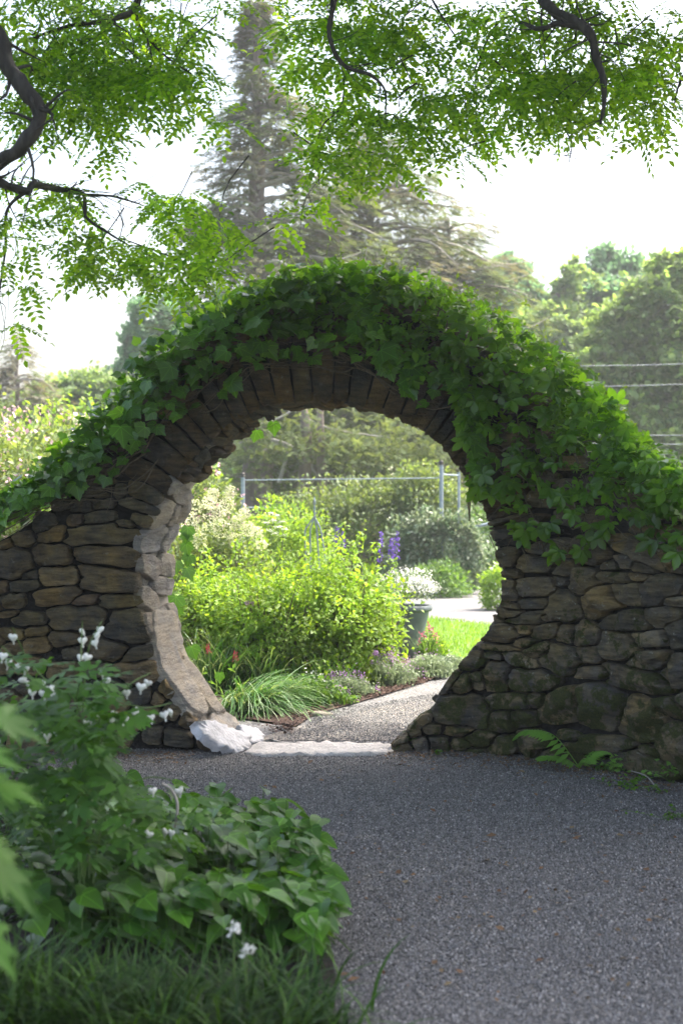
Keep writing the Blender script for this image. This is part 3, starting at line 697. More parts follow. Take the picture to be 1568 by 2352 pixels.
# two white slabs at the foot of the left jamb and the worn threshold stone
def slab(outline_px, depth_of, thick, mat, name, nrm=(0, -.2, 1), seed=1):
    rg = np.random.default_rng(seed)
    P = np.array([depth_of(*p) for p in outline_px]); c = P.mean(0)
    # outline refined with chips
    Q = []
    for i in range(len(P)):
        for u in np.linspace(0, 1, 6, endpoint=False): Q.append(P[i]*(1-u)+P[(i+1) % len(P)]*u)
    Q = np.array(Q); Q += rg.normal(0, .007, Q.shape); n_ = len(Q); dn = nrmz(np.array(nrm, float))*thick
    rings = [Q-dn*1.2, Q-dn*.15]
    Qs = Q.copy()
    for _ in range(5): Qs = .5*Qs+.25*(np.roll(Qs, 1, 0)+np.roll(Qs, -1, 0))
    for q in (.97, .7, .4): rings.append(c+((Q if q > .9 else Qs)-c)*q+rg.normal(0, .0015, (n_, 1))*dn/thick)
    V = np.concatenate(rings+[c[None]]); F = []
    for r in range(len(rings)-1):
        for j in range(n_): F.append((r*n_+j, r*n_+(j+1) % n_, (r+1)*n_+(j+1) % n_, (r+1)*n_+j))
    T = [((len(rings)-1)*n_+j, (len(rings)-1)*n_+(j+1) % n_, len(rings)*n_) for j in range(n_)]
    return obj(name, V-O, [np.array(T), np.array(F)], mat, wall)
def on_plane(n, p0):
    n = np.asarray(n, float); p0 = np.asarray(p0, float)
    def f(px, py):
        r = at(px, py, 1.)-np.array([0, 0, EYE]); t_ = n@(p0-np.array([0, 0, EYE]))/(n@r)
        return np.array([0, 0, EYE])+r*t_
    return f
pl = on_plane((.72, -.25, .65), gnd(550, 1726)+np.array([0, -.02, .02]))
slab([(447, 1655), (475, 1652), (530, 1668), (582, 1692), (572, 1722), (548, 1727), (520, 1716), (470, 1690)], pl, .05, M['white_slab'], 'foot_slab', (.72, -.25, .65), 3)
pl2 = on_plane((.55, -.2, .8), gnd(612, 1702)+np.array([0, 0, .015]))
slab([(548, 1663), (590, 1668), (613, 1690), (607, 1703), (580, 1706), (562, 1690)], pl2, .05, M['white_slab'], 'foot_slab', (.55, -.2, .8), 5)
# threshold: a long worn stone lying in the gravel
g_ = lambda px, py: gnd(px, py, .02)
M['thresh'] = plain_mat('worn_threshold', (.50, .47, .44), .8, .25, 18, .8, 50)
slab([(560, 1722), (600, 1702), (700, 1704), (800, 1703), (890, 1706), (915, 1716), (880, 1728), (790, 1731), (700, 1729), (600, 1732)], g_, .05, M['thresh'], 'threshold', (0, 0, 1), 9)

# ------------------------------------------------------------------ vines on the wall
crest = np.array([(-60, 1170), (0, 1145), (100, 1085), (170, 1000), (270, 900), (330, 810), (400, 745), (480, 695), (560, 672), (640, 635), (760, 620), (900, 630), (1000, 662), (1100, 705), (1200, 772), (1290, 825), (1345, 875), (1410, 925), (1440, 1000), (1520, 1050), (1568, 1080), (1640, 1100)], float)
hem = np.array([(-60, 1230), (0, 1205), (120, 1135), (200, 1105), (270, 1095), (340, 1045), (420, 960), (520, 895), (570, 850), (700, 822), (780, 822), (880, 865), (980, 930), (1030, 910), (1075, 960), (1070, 1060), (1085, 1150), (1160, 1205), (1220, 1275), (1310, 1290), (1350, 1235), (1450, 1230), (1568, 1290), (1640, 1290)], float)
def along(P, t):
    s = np.r_[0, np.cumsum(np.linalg.norm(np.diff(P, axis=0), axis=1))]; s /= s[-1]
    return np.stack([np.interp(t, s, P[:, 0]), np.interp(t, s, P[:, 1])], -1)
def vine_points(n, tlo, thi, vlo, vhi, vpow=1., rgs=None):
    rgs = rgs or R
    t = rgs.uniform(tlo, thi, n); v = vlo+(vhi-vlo)*rgs.uniform(0, 1, n)**vpow
    a_ = along(crest, t); b_ = along(hem, t)
    p = a_*(1-v[:, None])+b_*v[:, None]
    return p, v, t
def px2wall(p, off):
    out = np.zeros((len(p), 3))
    for i, (x, y) in enumerate(p):
        w_ = wallpt(x, y); out[i] = surf_front(w_[0], w_[1], 0)
    return out+off
ivy = thing('boston_ivy', 'broad lobed ivy covering the left shoulder of the arch', 'vine', loc=(-1.3, 8.8, 1.9))
crp = thing('virginia_creeper', 'five-leaflet creeper spilling over the right shoulder of the arch', 'vine', loc=(1.3, 8.6, 1.9))
M['ivy_veined'] = add_veins(leaf_mat('veined_ivy_leaf', [(.04, .11, .016), (.065, .16, .02), (.05, .13, .02), (.10, .22, .022)], .42, .28, spec=.6, tboost=2.2), 4.)
lm_ivy = [make_mesh('leaf', T_lobed()[0]*np.array([q, 1, 1.]), T_lobed()[1], M['ivy_veined']) for q in (1., .85, 1.12)]
lm_crp = [make_mesh('leaf', TC[0]*np.array([1, 1, q]), TC[1], M['creeper']) for q in (1., 1.5, .6)]
def mat_to_euler(Mx):
    from mathutils import Matrix
    return Matrix(Mx.tolist()).to_euler()
def place_leaves(root, meshes, p, v, size, seed, out=.10):
    rgs = np.random.default_rng(seed); n = len(p)
    pos = px2wall(p, 0)+np.stack([rgs.uniform(-.02, .02, n), -rgs.uniform(.05, .05+out, n)-.06*(1-v), np.zeros(n)], -1)
    # tip hangs down and away; blade faces the viewer and the sky
    f = nrmz(np.stack([rgs.normal(0, .75, n), -rgs.uniform(.05, .9, n), -rgs.uniform(.1, 1.0, n)], -1))
    nr = nrmz(np.stack([rgs.normal(0, .5, n), -rgs.uniform(.35, 1.1, n), rgs.uniform(.2, 1.2, n)], -1))
    Ms = frames(f, nr); ro = np.array(root.location)
    for i in range(n):
        o = link('leaf', meshes[i % len(meshes)], root, loc=pos[i]-ro, rot=mat_to_euler(Ms[i]), scale=float(size[i]))
    return pos
# left shoulder large leaves
p, v, t = vine_points(225, .0, .52, .25, 1.02, .9, np.random.default_rng(1)); place_leaves(ivy, lm_ivy, p, v, np.where(U(0, 1, len(p)) > .8, U(.10, .13, len(p)), U(.055, .09, len(p))), 2, .14)
p, v, t = vine_points(70, .5, .72, .45, 1.0, .7, np.random.default_rng(3)); place_leaves(ivy, lm_ivy, p, v, np.where(U(0, 1, len(p)) > .7, U(.10, .13, len(p)), U(.06, .09, len(p))), 4, .08)
p, v, t = vine_points(230, .62, .97, .10, 1.0, .9, np.random.default_rng(5)); place_leaves(crp, lm_crp, p, v, U(.06, .11, len(p)), 6, .14)
p, v, t = vine_points(68, .45, .66, .15, .9, .8, np.random.default_rng(7)); place_leaves(crp, lm_crp, p, v, U(.05, .09, len(p)), 8, .1)
# massed leaves of the crest, standing over the wall's whole thickness
def crest_mass(root, T, tlo, thi, n, size, mat, seed, name='foliage', vhi=.62, vpow=1.3):
    rgs = np.random.default_rng(seed)
    p, v, t = vine_points(n, tlo, thi, -.02, vhi, vpow, rgs)
    pos = px2wall(p, 0); dep = rgs.uniform(-.16, TK+.12, n)*(1-v*.9)-.10*v
    pos[:, 1] += dep; pos[:, 0] += dep*.25
    k_ = 1+dep/9.; pos[:, 2] = (pos[:, 2]-EYE)*k_*1.0+EYE-.06*np.abs(dep)+rgs.normal(.0, .03, n)
    f = nrmz(rdir(n, rgs)+np.array([0, -.35, -.1]))
    nr = nrmz(np.array([0, -.25, 1.])+rdir(n, rgs)*.7)
    V, F = scatter(T, pos, frames(f, nr), rgs.uniform(.6, 1.2, n)*size)
    ro = np.array(root.location)
    obj(name, V-ro, F, mat, root, kind='stuff')
crest_mass(ivy, TL, .0, .56, 2300, .068, M['ivy'], 21)
crest_mass(ivy, TL, .0, .62, 800, .055, M['ivy'], 27, 'small_ivy_foliage', .8, 1.)
crest_mass(ivy, TL, .0, .60, 700, .06, M['crest_sunpaint'], 28, 'crest_foliage', .16, 1.)
crest_mass(ivy, TS, .35, .60, 900, .05, M['creeper'], 25, 'small_foliage')
crest_mass(crp, TC, .42, 1., 1500, .060, M['creeper'], 22)
crest_mass(crp, TS, .52, 1., 1300, .055, M['creeper'], 23, 'small_foliage')
crest_mass(crp, TC, .70, .97, 260, .085, M['crest_sunpaint'], 24, 'crest_foliage', .5)
crest_mass(crp, TC, .45, 1., 800, .055, M['crest_sunpaint'], 29, 'young_sunpaint_foliage', .30, 1.)  # lime tint paints crest highlights onto small young leaves
# young pale shoots standing up, tendrils
def shoots(root, ts, seed, mat, n_l=7, L=.16):
    rgs = np.random.default_rng(seed); mb = MB(); lb = MB(); ro = np.array(root.location)
    for t_ in ts:
        c = along(crest, np.array([t_]))[0]; b = px2wall([c], 0)[0]+np.array([0, rgs.uniform(0, .3), -.02])
        d = nrmz(np.array([rgs.normal(0, .5), rgs.normal(-.1, .3), 1.])); LL = L*rgs.uniform(.5, 1.3)
        P = spline([b, b+d*LL*.5+rgs.normal(0, .015, 3), b+d*LL+rgs.normal(0, .03, 3)], 6); mb.add(*tube(P, .0018, 3))
        k_ = rgs.integers(3, n_l); q = P[rgs.integers(2, 6, k_)]
        lb.add(*scatter(TS, q, frames(rdir(k_, rgs)+np.array([0, 0, .3]), rdir(k_, rgs)+np.array([0, 0, 1])), rgs.uniform(.02, .045, k_)))
    mb.build('shoot', mat, root, origin=ro); lb.build('shoot_leaves', mat, root, origin=ro, kind='stuff')
shoots(ivy, np.linspace(.3, .58, 40), 31, M['young']); shoots(crp, np.linspace(.5, .9, 60), 32, M['young'])
# woody stems running along the wall under the leaves, dry runners at the left shoulder
mb = MB(); rgs = np.random.default_rng(41)
for i in range(46):
    t0 = rgs.uniform(0, .5); L = rgs.uniform(.06, .16); v0 = rgs.uniform(.45, 1.1)
    ts = np.linspace(t0, t0+L, 7); vv = v0+np.cumsum(rgs.normal(0, .05, 7))
    if t0 < .10: vv = rgs.uniform(.9, 1.45)+rgs.normal(0, .04, 7)
    p = along(crest, ts)*(1-vv[:, None])+along(hem, ts)*vv[:, None]
    P = px2wall(p, 0)+np.array([0, -1, 0])*rgs.uniform(.05, .1, 7)[:, None]
    mb.add(*tube(spline(P, 16), rgs.uniform(.0015, .005), 4))
for (x0, y0, x1, y1) in [(262, 1110, 250, 1180), (560, 830, 640, 870), (640, 790, 625, 850), (560, 870, 540, 920), (300, 1060, 262, 1105), (120, 1150, 40, 1230), (240, 1090, 150, 1170), (100, 1180, 0, 1245), (150, 1150, 20, 1215)]:
    P = px2wall([(x0, y0), ((x0+x1)/2+6, (y0+y1)/2), (x1, y1)], 0)+np.array([0, -.10, 0]); mb.add(*tube(spline(P, 8), .0022, 4))
mb.build('stem', M['twig'], ivy, origin=np.array(ivy.location))
mb = MB()
for i in range(60):
    t0 = rgs.uniform(.55, .93); L = rgs.uniform(.04, .08); v0 = rgs.uniform(.3, 1.0)
    ts = np.linspace(t0, t0+L, 7); vv = v0+np.cumsum(rgs.normal(0, .07, 7))
    p = along(crest, ts)*(1-vv[:, None])+along(hem, ts)*vv[:, None]
    P = px2wall(p, 0)+np.array([0, -1, 0])*rgs.uniform(.04, .12, 7)[:, None]
    mb.add(*tube(spline(P, 16), rgs.uniform(.0015, .006), 4))
mb.build('stem', M['twig'], crp, origin=np.array(crp.location))
# leaves that hang past the left jamb and under the arch on the garden side
for j, (px, py, s_, lab) in enumerate([(432, 1225, .085, 0), (428, 1262, .09, 0), (436, 1290, .075, 0), (405, 1305, .08, 0), (430, 1320, .09, 0), (405, 1385, .10, 0), (412, 1410, .07, 0), (628, 985, .09, 0), (590, 1003, .08, 0), (440, 1500, .09, 0), (505, 1560, .07, 0), (430, 1240, .07, 0)]):
    pos = at(px, py-14, 9.62); f = np.array([[random.uniform(-.4, .5), -.2, -1.]]); nr = np.array([[random.uniform(-.4, .4), -1., .4]])
    link('leaf', lm_ivy[j % 3], ivy, loc=pos-np.array(ivy.location), rot=mat_to_euler(frames(f, nr)[0]), scale=s_)
mb = MB()
mb.add(*tube(spline([at(470, 1090, 9.6), at(425, 1180, 9.62), at(432, 1270, 9.65), at(400, 1360, 9.65), at(420, 1460, 9.65), at(470, 1560, 9.65), at(520, 1600, 9.7)], 30), .003, 4))
mb.add(*tube(spline([at(560, 960, 9.6), at(600, 985, 9.6), at(640, 970, 9.6)], 10), .002, 4))
mb.build('stem', M['stem'], ivy, origin=np.array(ivy.location))

# ------------------------------------------------------------------ overhanging locust trees
def frond_mass(ellipses, n_per, depth, size, seed):
    """twig ends inside picture-shaped masses, five to seven compound leaves on each"""
    rgs = np.random.default_rng(seed); pos = []; fw = []; nr = []
    for (cx, cy, rx, ry, dens, d0) in ellipses:
        k_ = max(1, int(rx*ry*math.pi/1000*n_per*dens))
        for _ in range(k_):
            q = rgs.normal(0, .5, 2); 
            if np.hypot(*q) > 1: q /= np.hypot(*q)*rgs.uniform(1, 1.4)
            d = d0+rgs.uniform(-.5, .5)
            b = at(cx+q[0]*rx, cy+q[1]*ry, d); m_ = rgs.integers(4, 7)
            az = rgs.uniform(0, 6.28)
            for j in range(m_):
                a_ = az+j*6.28/m_+rgs.normal(0, .3)
                pos.append(b+rgs.normal(0, .015, 3)); fw.append((math.cos(a_), math.sin(a_)*.7, rgs.uniform(-.9, .15))); nr.append((rgs.normal(0, .4), -.55+rgs.normal(0, .45), 1))
    return np.array(pos), np.array(fw), np.array(nr), size*rgs.uniform(.7, 1.15, len(pos))
fm = [make_mesh('leaf', t_[0], t_[1], M['locust']) for t_ in TF]
def plant_fronds(root, P4, seed):
    pos, fw, nr, sz = P4; ro = np.array(root.location); rgs = np.random.default_rng(seed)
    Ms = frames(fw, nr); n = len(pos); pick = rgs.permutation(n)[:300]; mask = np.ones(n, bool); mask[pick] = False
    for i in pick: link('leaf', fm[i % 3], root, loc=pos[i]-ro, rot=mat_to_euler(Ms[i]), scale=float(sz[i]))
    mb = MB(); idx = np.where(mask)[0]
    for k_ in range(3):
        ii = idx[idx % 3 == k_]; mb.add(*scatter(TF[k_], pos[ii], Ms[ii], sz[ii]))
    mb.build('foliage', M['locust'], root, origin=ro, kind='stuff')
def limb(root, pts, mb=None, k=7, name='branch'):
    P = np.array([at(x, y, d) for x, y, d, r in pts]); r = np.array([q[3] for q in pts])
    C = spline(P, len(pts)*6); rr = np.interp(np.linspace(0, 1, len(C)), np.linspace(0, 1, len(r)), r)
    C = C+np.stack([fbm(C, 9, 1), fbm(C, 9, 4), fbm(C, 9, 7)], -1)*rr[:, None]*.8
    V, F = tube(C, rr*(1+.22*fbm(C, 26, 2)), k)
    V = V+nrmz(V-np.repeat(C, k, 0))*(fbm(V, 60, 3)*np.repeat(rr, k)*.3)[:, None]
    mb_ = MB().add(V, F); rg_ = np.random.default_rng(int(abs(pts[0][0]*7+pts[0][1]))+3)
    for q_ in range(int(len(C)*.45)):
        i_ = rg_.integers(2, len(C)-1)
        if rr[i_] > .045: continue
        L_ = rg_.uniform(.08, .30); t_ = nrmz(C[min(i_+1, len(C)-1)]-C[i_-1]); d_ = nrmz(t_*.6+rdir(1, rg_)[0]*.8)
        mb_.add(*tube(spline([C[i_], C[i_]+d_*L_*.5+rg_.normal(0, .02, 3), C[i_]+d_*L_+rg_.normal(0, .03, 3)+np.array([0, 0, -.02])], 8), np.linspace(max(.0022, rr[i_]*.3), .001, 8), 4))
    o = mb_.build(name, M['bark'], root, smooth=True, origin=np.array(root.location)); return C
def twigs(root, P4, frac, seed):
    pos = P4[0]; rgs = np.random.default_rng(seed); mb = MB(); ro = np.array(root.location)
    u = pos[rgs.permutation(len(pos))[:int(len(pos)*frac)]]
    for b in u:
        L = rgs.uniform(.15, .4); d = nrmz(np.array([rgs.normal(0, .6), rgs.normal(0, .5), rgs.uniform(.2, 1.)]))
        mb.add(*tube(spline([b, b+d*L*.5+rgs.normal(0, .03, 3), b+d*L], 6), [.0015, .002, .0025, .003, .0035, .004], 4))
    mb.build('twig', M['bark'], root, origin=ro, kind='stuff')
lt = thing('locust_tree', 'feathery-leaved tree leaning in from the left with a thick crooked branch', 'tree', loc=(-3.6, 6.6, 0))
rt = thing('locust_tree', 'feathery-leaved tree hanging down from above on the right side', 'tree', loc=(3.9, 7.2, 0))
dL = 6.6; dR = 7.2
limb(lt, [(-700, 420, 6.2, .14), (-420, 200, 6.1, .11), (-200, 30, 6., .08), (-50, 20, 5.95, .045), (30, 170, 5.9, .034), (84, 245, 5.9, .034), (72, 310, 5.9, .031), (10, 365, 5.95, .027), (-30, 400, 6.2, .022)], k=10)
limb(lt, [(-30, 400, 6.2, .022), (20, 425, 6.2, .019), (62, 440, 6.2, .018), (80, 425, 6.25, .016), (140, 436, dL, .012), (190, 447, dL, .010), (198, 500, dL, .008), (240, 530, dL, .006), (290, 560, dL, .003)])
limb(lt, [(80, 425, dL, .011), (180, 447, dL, .008), (260, 450, dL, .006), (330, 472, dL, .003)])
limb(lt, [(62, 440, dL, .010), (18, 480, dL, .007), (14, 560, dL, .006), (4, 640, dL, .005), (-4, 720, dL, .003)])
limb(lt, [(340, -120, dL, .03), (312, 10, dL, .018), (262, 44, dL, .013), (160, 60, dL, .009), (70, 90, dL, .004)])
limb(lt, [(312, 10, dL, .01), (320, 60, dL, .007), (370, 120, dL, .005), (440, 170, dL, .003)])
limb(lt, [(75, 170, dL, .006), (80, 110, dL, .006), (95, 50, dL, .005)])
limb(lt, [(262, 44, dL, .006), (300, 120, dL, .004), (420, 200, dL, .003)])
MB().add(*tube(spline([(-3.6, 6.6, 0), (-3.5, 6.6, 1.4), (-3.3, 6.6, 2.6), (-3.0, 6.6, 3.1)], 18), np.linspace(.26, .14, 18), 12)).build('trunk', M['bark'], lt, smooth=True, origin=np.array([-3.6, 6.6, 0]))
limb(rt, [(1500, -420, dR+.3, .10), (1330, -150, dR, .05), (1250, -10, 6.7, .028), (1300, 35, 6.55, .026), (1345, 65, 6.5, .024), (1368, 130, 6.5, .020), (1388, 190, 6.5, .015), (1378, 285, 6.5, .006)], k=9)
limb(rt, [(1345, 62, 6.5, .018), (1285, 55, 6.55, .014), (1240, 68, 6.6, .012), (1160, 42, dR, .007), (1115, 100, dR, .006), (1085, 175, dR, .004)])
limb(rt, [(1330, 58, dR, .012), (1270, -40, dR, .014), (1150, -80, dR, .016)])
limb(rt, [(1352, 272, dR, .006), (1300, 292, dR, .004), (1312, 330, dR, .0035), (1306, 372, dR, .002)])
limb(rt, [(1600, 60, dR, .010), (1585, 140, dR, .008), (1560, 190, dR, .006), (1545, 250, dR, .003)])
limb(rt, [(820, -220, dR+.2, .03), (772, -20, 6.8, .016), (758, 80, 6.7, .011), (790, 150, 6.7, .010), (850, 172, 6.7, .008), (885, 215, 6.8, .005), (880, 300, dR, .003)])
limb(rt, [(790, 155, dR, .005), (785, 240, dR, .004), (740, 290, dR, .004), (728, 350, dR, .0035), (734, 430, dR, .002)])
limb(rt, [(1115, 100, dR, .004), (1085, 200, dR, .003), (1060, 240, dR, .002)])
limb(rt, [(960, -60, dR, .008), (1010, 30, dR, .006), (1050, 90, dR, .004)])
MB().add(*tube(spline([(3.9, 7.2, 0), (3.8, 7.3, 1.6), (3.5, 7.4, 3.4), (2.6, 7.5, 5.4), (1.9, 7.5, 5.9)], 18), np.linspace(.3, .10, 18), 12)).build('trunk', M['bark'], rt, smooth=True, origin=np.array([3.9, 7.2, 0]))
EL = [(90, 30, 170, 110, 1.2, 6.7), (260, 80, 190, 120, 1.3, 6.8), (150, 180, 150, 100, 1.2, 6.9), (280, 210, 150, 90, 1.2, 6.7), (420, 90, 110, 90, .8, 6.9), (430, 200, 90, 80, .8, 6.8), (480, 260, 50, 50, .5, 6.8), (240, 300, 60, 50, .6, 6.7), (30, 240, 60, 70, .9, 6.8), (90, 270, 70, 50, .8, 6.8), (500, 20, 60, 50, .6, 7),
      (60, 430, 70, 50, .6, 6.7), (170, 470, 120, 50, .8, 6.7), (50, 520, 80, 60, .6, 6.6), (230, 560, 120, 60, .9, 6.6), (330, 600, 120, 50, .9, 6.7), (370, 440, 60, 60, .8, 6.8), (420, 510, 90, 70, 1.1, 6.8), (470, 570, 70, 70, 1.2, 6.9), (340, 400, 50, 35, .5, 6.8), (440, 640, 60, 50, .8, 6.9), (170, 620, 60, 40, .6, 6.6), (20, 640, 40, 60, .6, 6.6), (20, 720, 35, 40, .6, 6.6)]
ER = [(760, 40, 150, 80, 1.1, 7.3), (880, 40, 130, 80, 1.1, 7.3), (700, 100, 70, 70, .7, 7.4), (830, 130, 120, 80, .9, 7.3), (940, 90, 80, 70, .8, 7.3), (760, 230, 90, 80, .8, 7.2), (860, 250, 90, 80, 1., 7.2), (800, 330, 100, 70, .9, 7.2), (900, 320, 80, 70, .9, 7.3), (740, 400, 70, 50, .6, 7.2), (690, 490, 50, 45, .6, 7.2), (850, 400, 50, 40, .5, 7.2), (730, 450, 40, 40, .6, 7.2),
      (1020, 250, 80, 80, 1., 7.2), (1080, 200, 90, 80, .9, 7.2), (1070, 320, 70, 50, .9, 7.2), (1150, 100, 110, 90, 1., 7.3), (1130, 260, 50, 60, .7, 7.2), (1230, 180, 110, 90, 1.2, 7.2), (1290, 90, 130, 90, 1.1, 7.3), (1330, 210, 120, 80, 1.4, 7.1), (1430, 150, 120, 90, 1.2, 7.2), (1480, 240, 80, 70, 1.2, 7.2), (1470, 50, 110, 60, .7, 7.3), (1250, 270, 70, 40, .8, 7.1), (1530, 90, 60, 70, .8, 7.2), (1100, 20, 90, 40, .8, 7.3), (1300, 0, 150, 40, 1.0, 7.3), (1480, 295, 40, 30, .5, 7.2), (980, 180, 50, 50, .6, 7.2)]
PL = frond_mass(EL, .58, 0, .178, 51); PR = frond_mass(ER, .56, 0, .195, 52)
plant_fronds(lt, PL, 1); plant_fronds(rt, PR, 2); twigs(lt, PL, .022, 3); twigs(rt, PR, .03, 4)
# unseen crown leaves added overhead to shade the near gravel, thinned to pass sun
def shade_canopy(root, boxes, n, seed):
    rgs = np.random.default_rng(seed); mb = MB(); ro = np.array(root.location)
    for (x0, x1, y0, y1, z0, z1, w_) in boxes:
        m_ = int(n*w_); p = rgs.uniform((x0, y0, z0), (x1, y1, z1), (m_, 3))
        p = p[p[:, 2] > 2.3+.375*p[:, 1]]; m_ = len(p)
        k_ = ~((p[:, 0] > -1.2) & (p[:, 0] < 3.6) & (p[:, 1] > 6.6) & (p[:, 1] < 9.0) & (rgs.uniform(0, 1, m_) < .6)); p = p[k_]; m_ = len(p)
        f = rdir(m_, rgs); f[:, 2] *= .4
        mb.add(*scatter(TF[1], p, frames(f, rdir(m_, rgs)*.35+np.array([0, 0, 1])), rgs.uniform(.45, .8, m_)))
    mb.build('crown', M['shadecanopyleaf'], root, origin=ro, kind='stuff')  # out-of-view leaf mass, placed and thinned for its shade
shade_canopy(rt, [(-.5, 7.5, 4.5, 11.6, 6.0, 8.5, 1.)], 5200, 61)
shade_canopy(lt, [(-6, 0, 4, 9.5, 5., 8.0, 1.), (2.5, 6.5, 3.2, 6, 5., 7., .9)], 1100, 62)

# ------------------------------------------------------------------ conifers
def conifer(label, px, d, top_py, base_py, spread, trunks, n_br, seed, fill=1., lean=0., zlow=.3, brown=.3, full=False, group='conifers behind the garden', asym=None):
    rgs = np.random.default_rng(seed)
    b = at(px, base_py, d); x0 = b[0]; H = at(px, top_py, d)[2]
    root = thing('conifer_tree', label, 'tree', group, loc=(x0, d, 0)); ro = np.array([x0, d, 0])
    for off, r0 in trunks:
        P = spline([(x0+off, d, 0), (x0+off*.7+.05, d, H*.35), (x0+off*.3, d+.1, H*.7), (x0, d, H)], 24)
        P[:, :2] += rgs.normal(0, .03, (24, 2)); MB().add(*tube(P, np.linspace(r0, .02, 24), 10)).build('trunk', M['conbark'], root, smooth=True, origin=ro)
    lb = MB(); pos = []; fw = []; pb = []; fb = []
    for i in range(n_br):
        z = H*(zlow+(1-zlow)*rgs.uniform(0, 1)**.9); u = (z/H-zlow)/(1-zlow)
        az = rgs.uniform(0, 6.28); L = spread*min(1., 1.5*(1-u))*(.62+.38*(1-u))*rgs.uniform(.3, 1.08)+.25
        if full: L = spread*(1-u)**.45*rgs.uniform(.25, 1.05)+.2
        if asym is not None: L *= 1+asym*math.cos(az)
        D = np.array([math.cos(az), math.sin(az), 0]); s = np.array([x0, d, z])
        P = spline([s, s+D*L*.35+np.array([0, 0, L*.10]), s+D*L*.7+np.array([0, 0, L*.05]), s+D*L+np.array([0, 0, L*rgs.uniform(-.22, .2)])], 10)
        lb.add(*tube(P, np.linspace(.035+.012*L, .006, 10), 4))
        m_ = int((18+30*L)*fill); tt = rgs.uniform(.22, 1., m_)**.8
        Q = np.stack([np.interp(tt*9, np.arange(10), P[:, c]) for c in range(3)], -1)
        side = np.array([-D[1], D[0], 0]); lat = rgs.normal(0, 1, m_)*.22*L*(1-.5*tt)
        Q += side*lat[:, None]; Q[:, 2] += -np.abs(lat)*.35+rgs.normal(-.05, .17, m_)
        f_ = nrmz(D+side*np.sign(lat)[:, None]*rgs.uniform(.2, 1.1, m_)[:, None]+np.array([0, 0, -.35]))
        if rgs.uniform() < brown: pb.append(Q); fb.append(f_)
        else: pos.append(Q); fw.append(f_)
    lb.build('branch', M['dead'], root, origin=ro)
    for nm, pp, ff, mt in (('crown', pos, fw, M['needle']), ('dry_needles', pb, fb, M['needle_brown'])):
        if not pp: continue
        pp = np.concatenate(pp); ff = np.concatenate(ff); m_ = len(pp)
        V, F = scatter(TSP, pp, frames(ff, np.array([0, 0, 1.])+rdir(m_, rgs)*.35), rgs.uniform(.22, .5, m_))
        obj(nm, V-ro, F, mt, root, kind='stuff')
    return root
conifer('tall thin-topped conifer with two reddish trunks behind the arch', 590, 36, 5, 1300, 4.0, [(-.18, .30), (.22, .26)], 190, 71, .95, zlow=.30, brown=.2, asym=.25)
conifer('broad conifer with grey limbs just right of the two-trunked one', 850, 40, 290, 1300, 5.6, [(0, .36)], 300, 72, .75, zlow=.12, brown=.25, full=True)
conifer('lower sprawling conifer nearest the gap of open sky', 1030, 42, 500, 1300, 5.2, [(0, .30)], 240, 73, .8, zlow=.1, brown=.3, full=True)
conifer('dark leafy conifer low behind the arch crown', 740, 38, 520, 1300, 4.4, [(-.1, .28), (.7, .22)], 170, 74, .9, zlow=.26, brown=.3)

bt = thing('conifer_tree', 'bare-stemmed conifer with bent grey limbs seen through the top of the arch', 'tree', 'conifers behind the garden', loc=(at(712, 1176, 31)[0], 31, 0)); bo_ = np.array(bt.location)
for pts, r0, r1, mt, nm in [([(688, 1330), (700, 1080), (702, 980), (690, 900), (684, 700)], .17, .06, M['conbark'], 'trunk'), ([(745, 1330), (738, 1060), (735, 940), (742, 800)], .13, .05, M['conbark'], 'trunk'),
        ([(622, 1010), (660, 1022), (700, 1055), (735, 1105), (742, 1140)], .045, .03, M['dead'], 'branch'), ([(600, 1040), (640, 1020), (690, 1050), (720, 1070)], .03, .02, M['dead'], 'branch'), ([(640, 1110), (655, 1060), (662, 1030)], .05, .03, M['dead'], 'branch'), ([(700, 960), (760, 985), (850, 1000), (930, 1010)], .03, .012, M['dead'], 'branch'), ([(690, 930), (640, 960), (560, 985)], .03, .012, M['dead'], 'branch')]:
    P = spline([at(x, y, 31) for x, y in pts], 20); P[0, 2] = max(P[0, 2], 0) if nm == 'trunk' else P[0, 2]
    MB().add(*tube(P, np.linspace(r0, r1, 20), 8)).build(nm, mt, bt, smooth=True, origin=bo_)
rgs = np.random.default_rng(78); n = 3000
q = np.array([at(rgs.uniform(560, 1060), rgs.normal(1010, 48), 31+rgs.uniform(-1.2, 1.2)) for _ in range(n//40)]); q = q[rgs.integers(0, len(q), n)]+rgs.normal(0, 1, (n, 3))*np.array([.45, .3, .12])
V, F = scatter(TSP, q, frames(nrmz(rdir(n, rgs)*np.array([1, 1, .3])+np.array([0, 0, -.4])), rdir(n, rgs)*.5+np.array([0, 0, 1.])), rgs.uniform(.18, .38, n)); obj('crown', V-bo_, F, M['needle'], bt, kind='stuff')
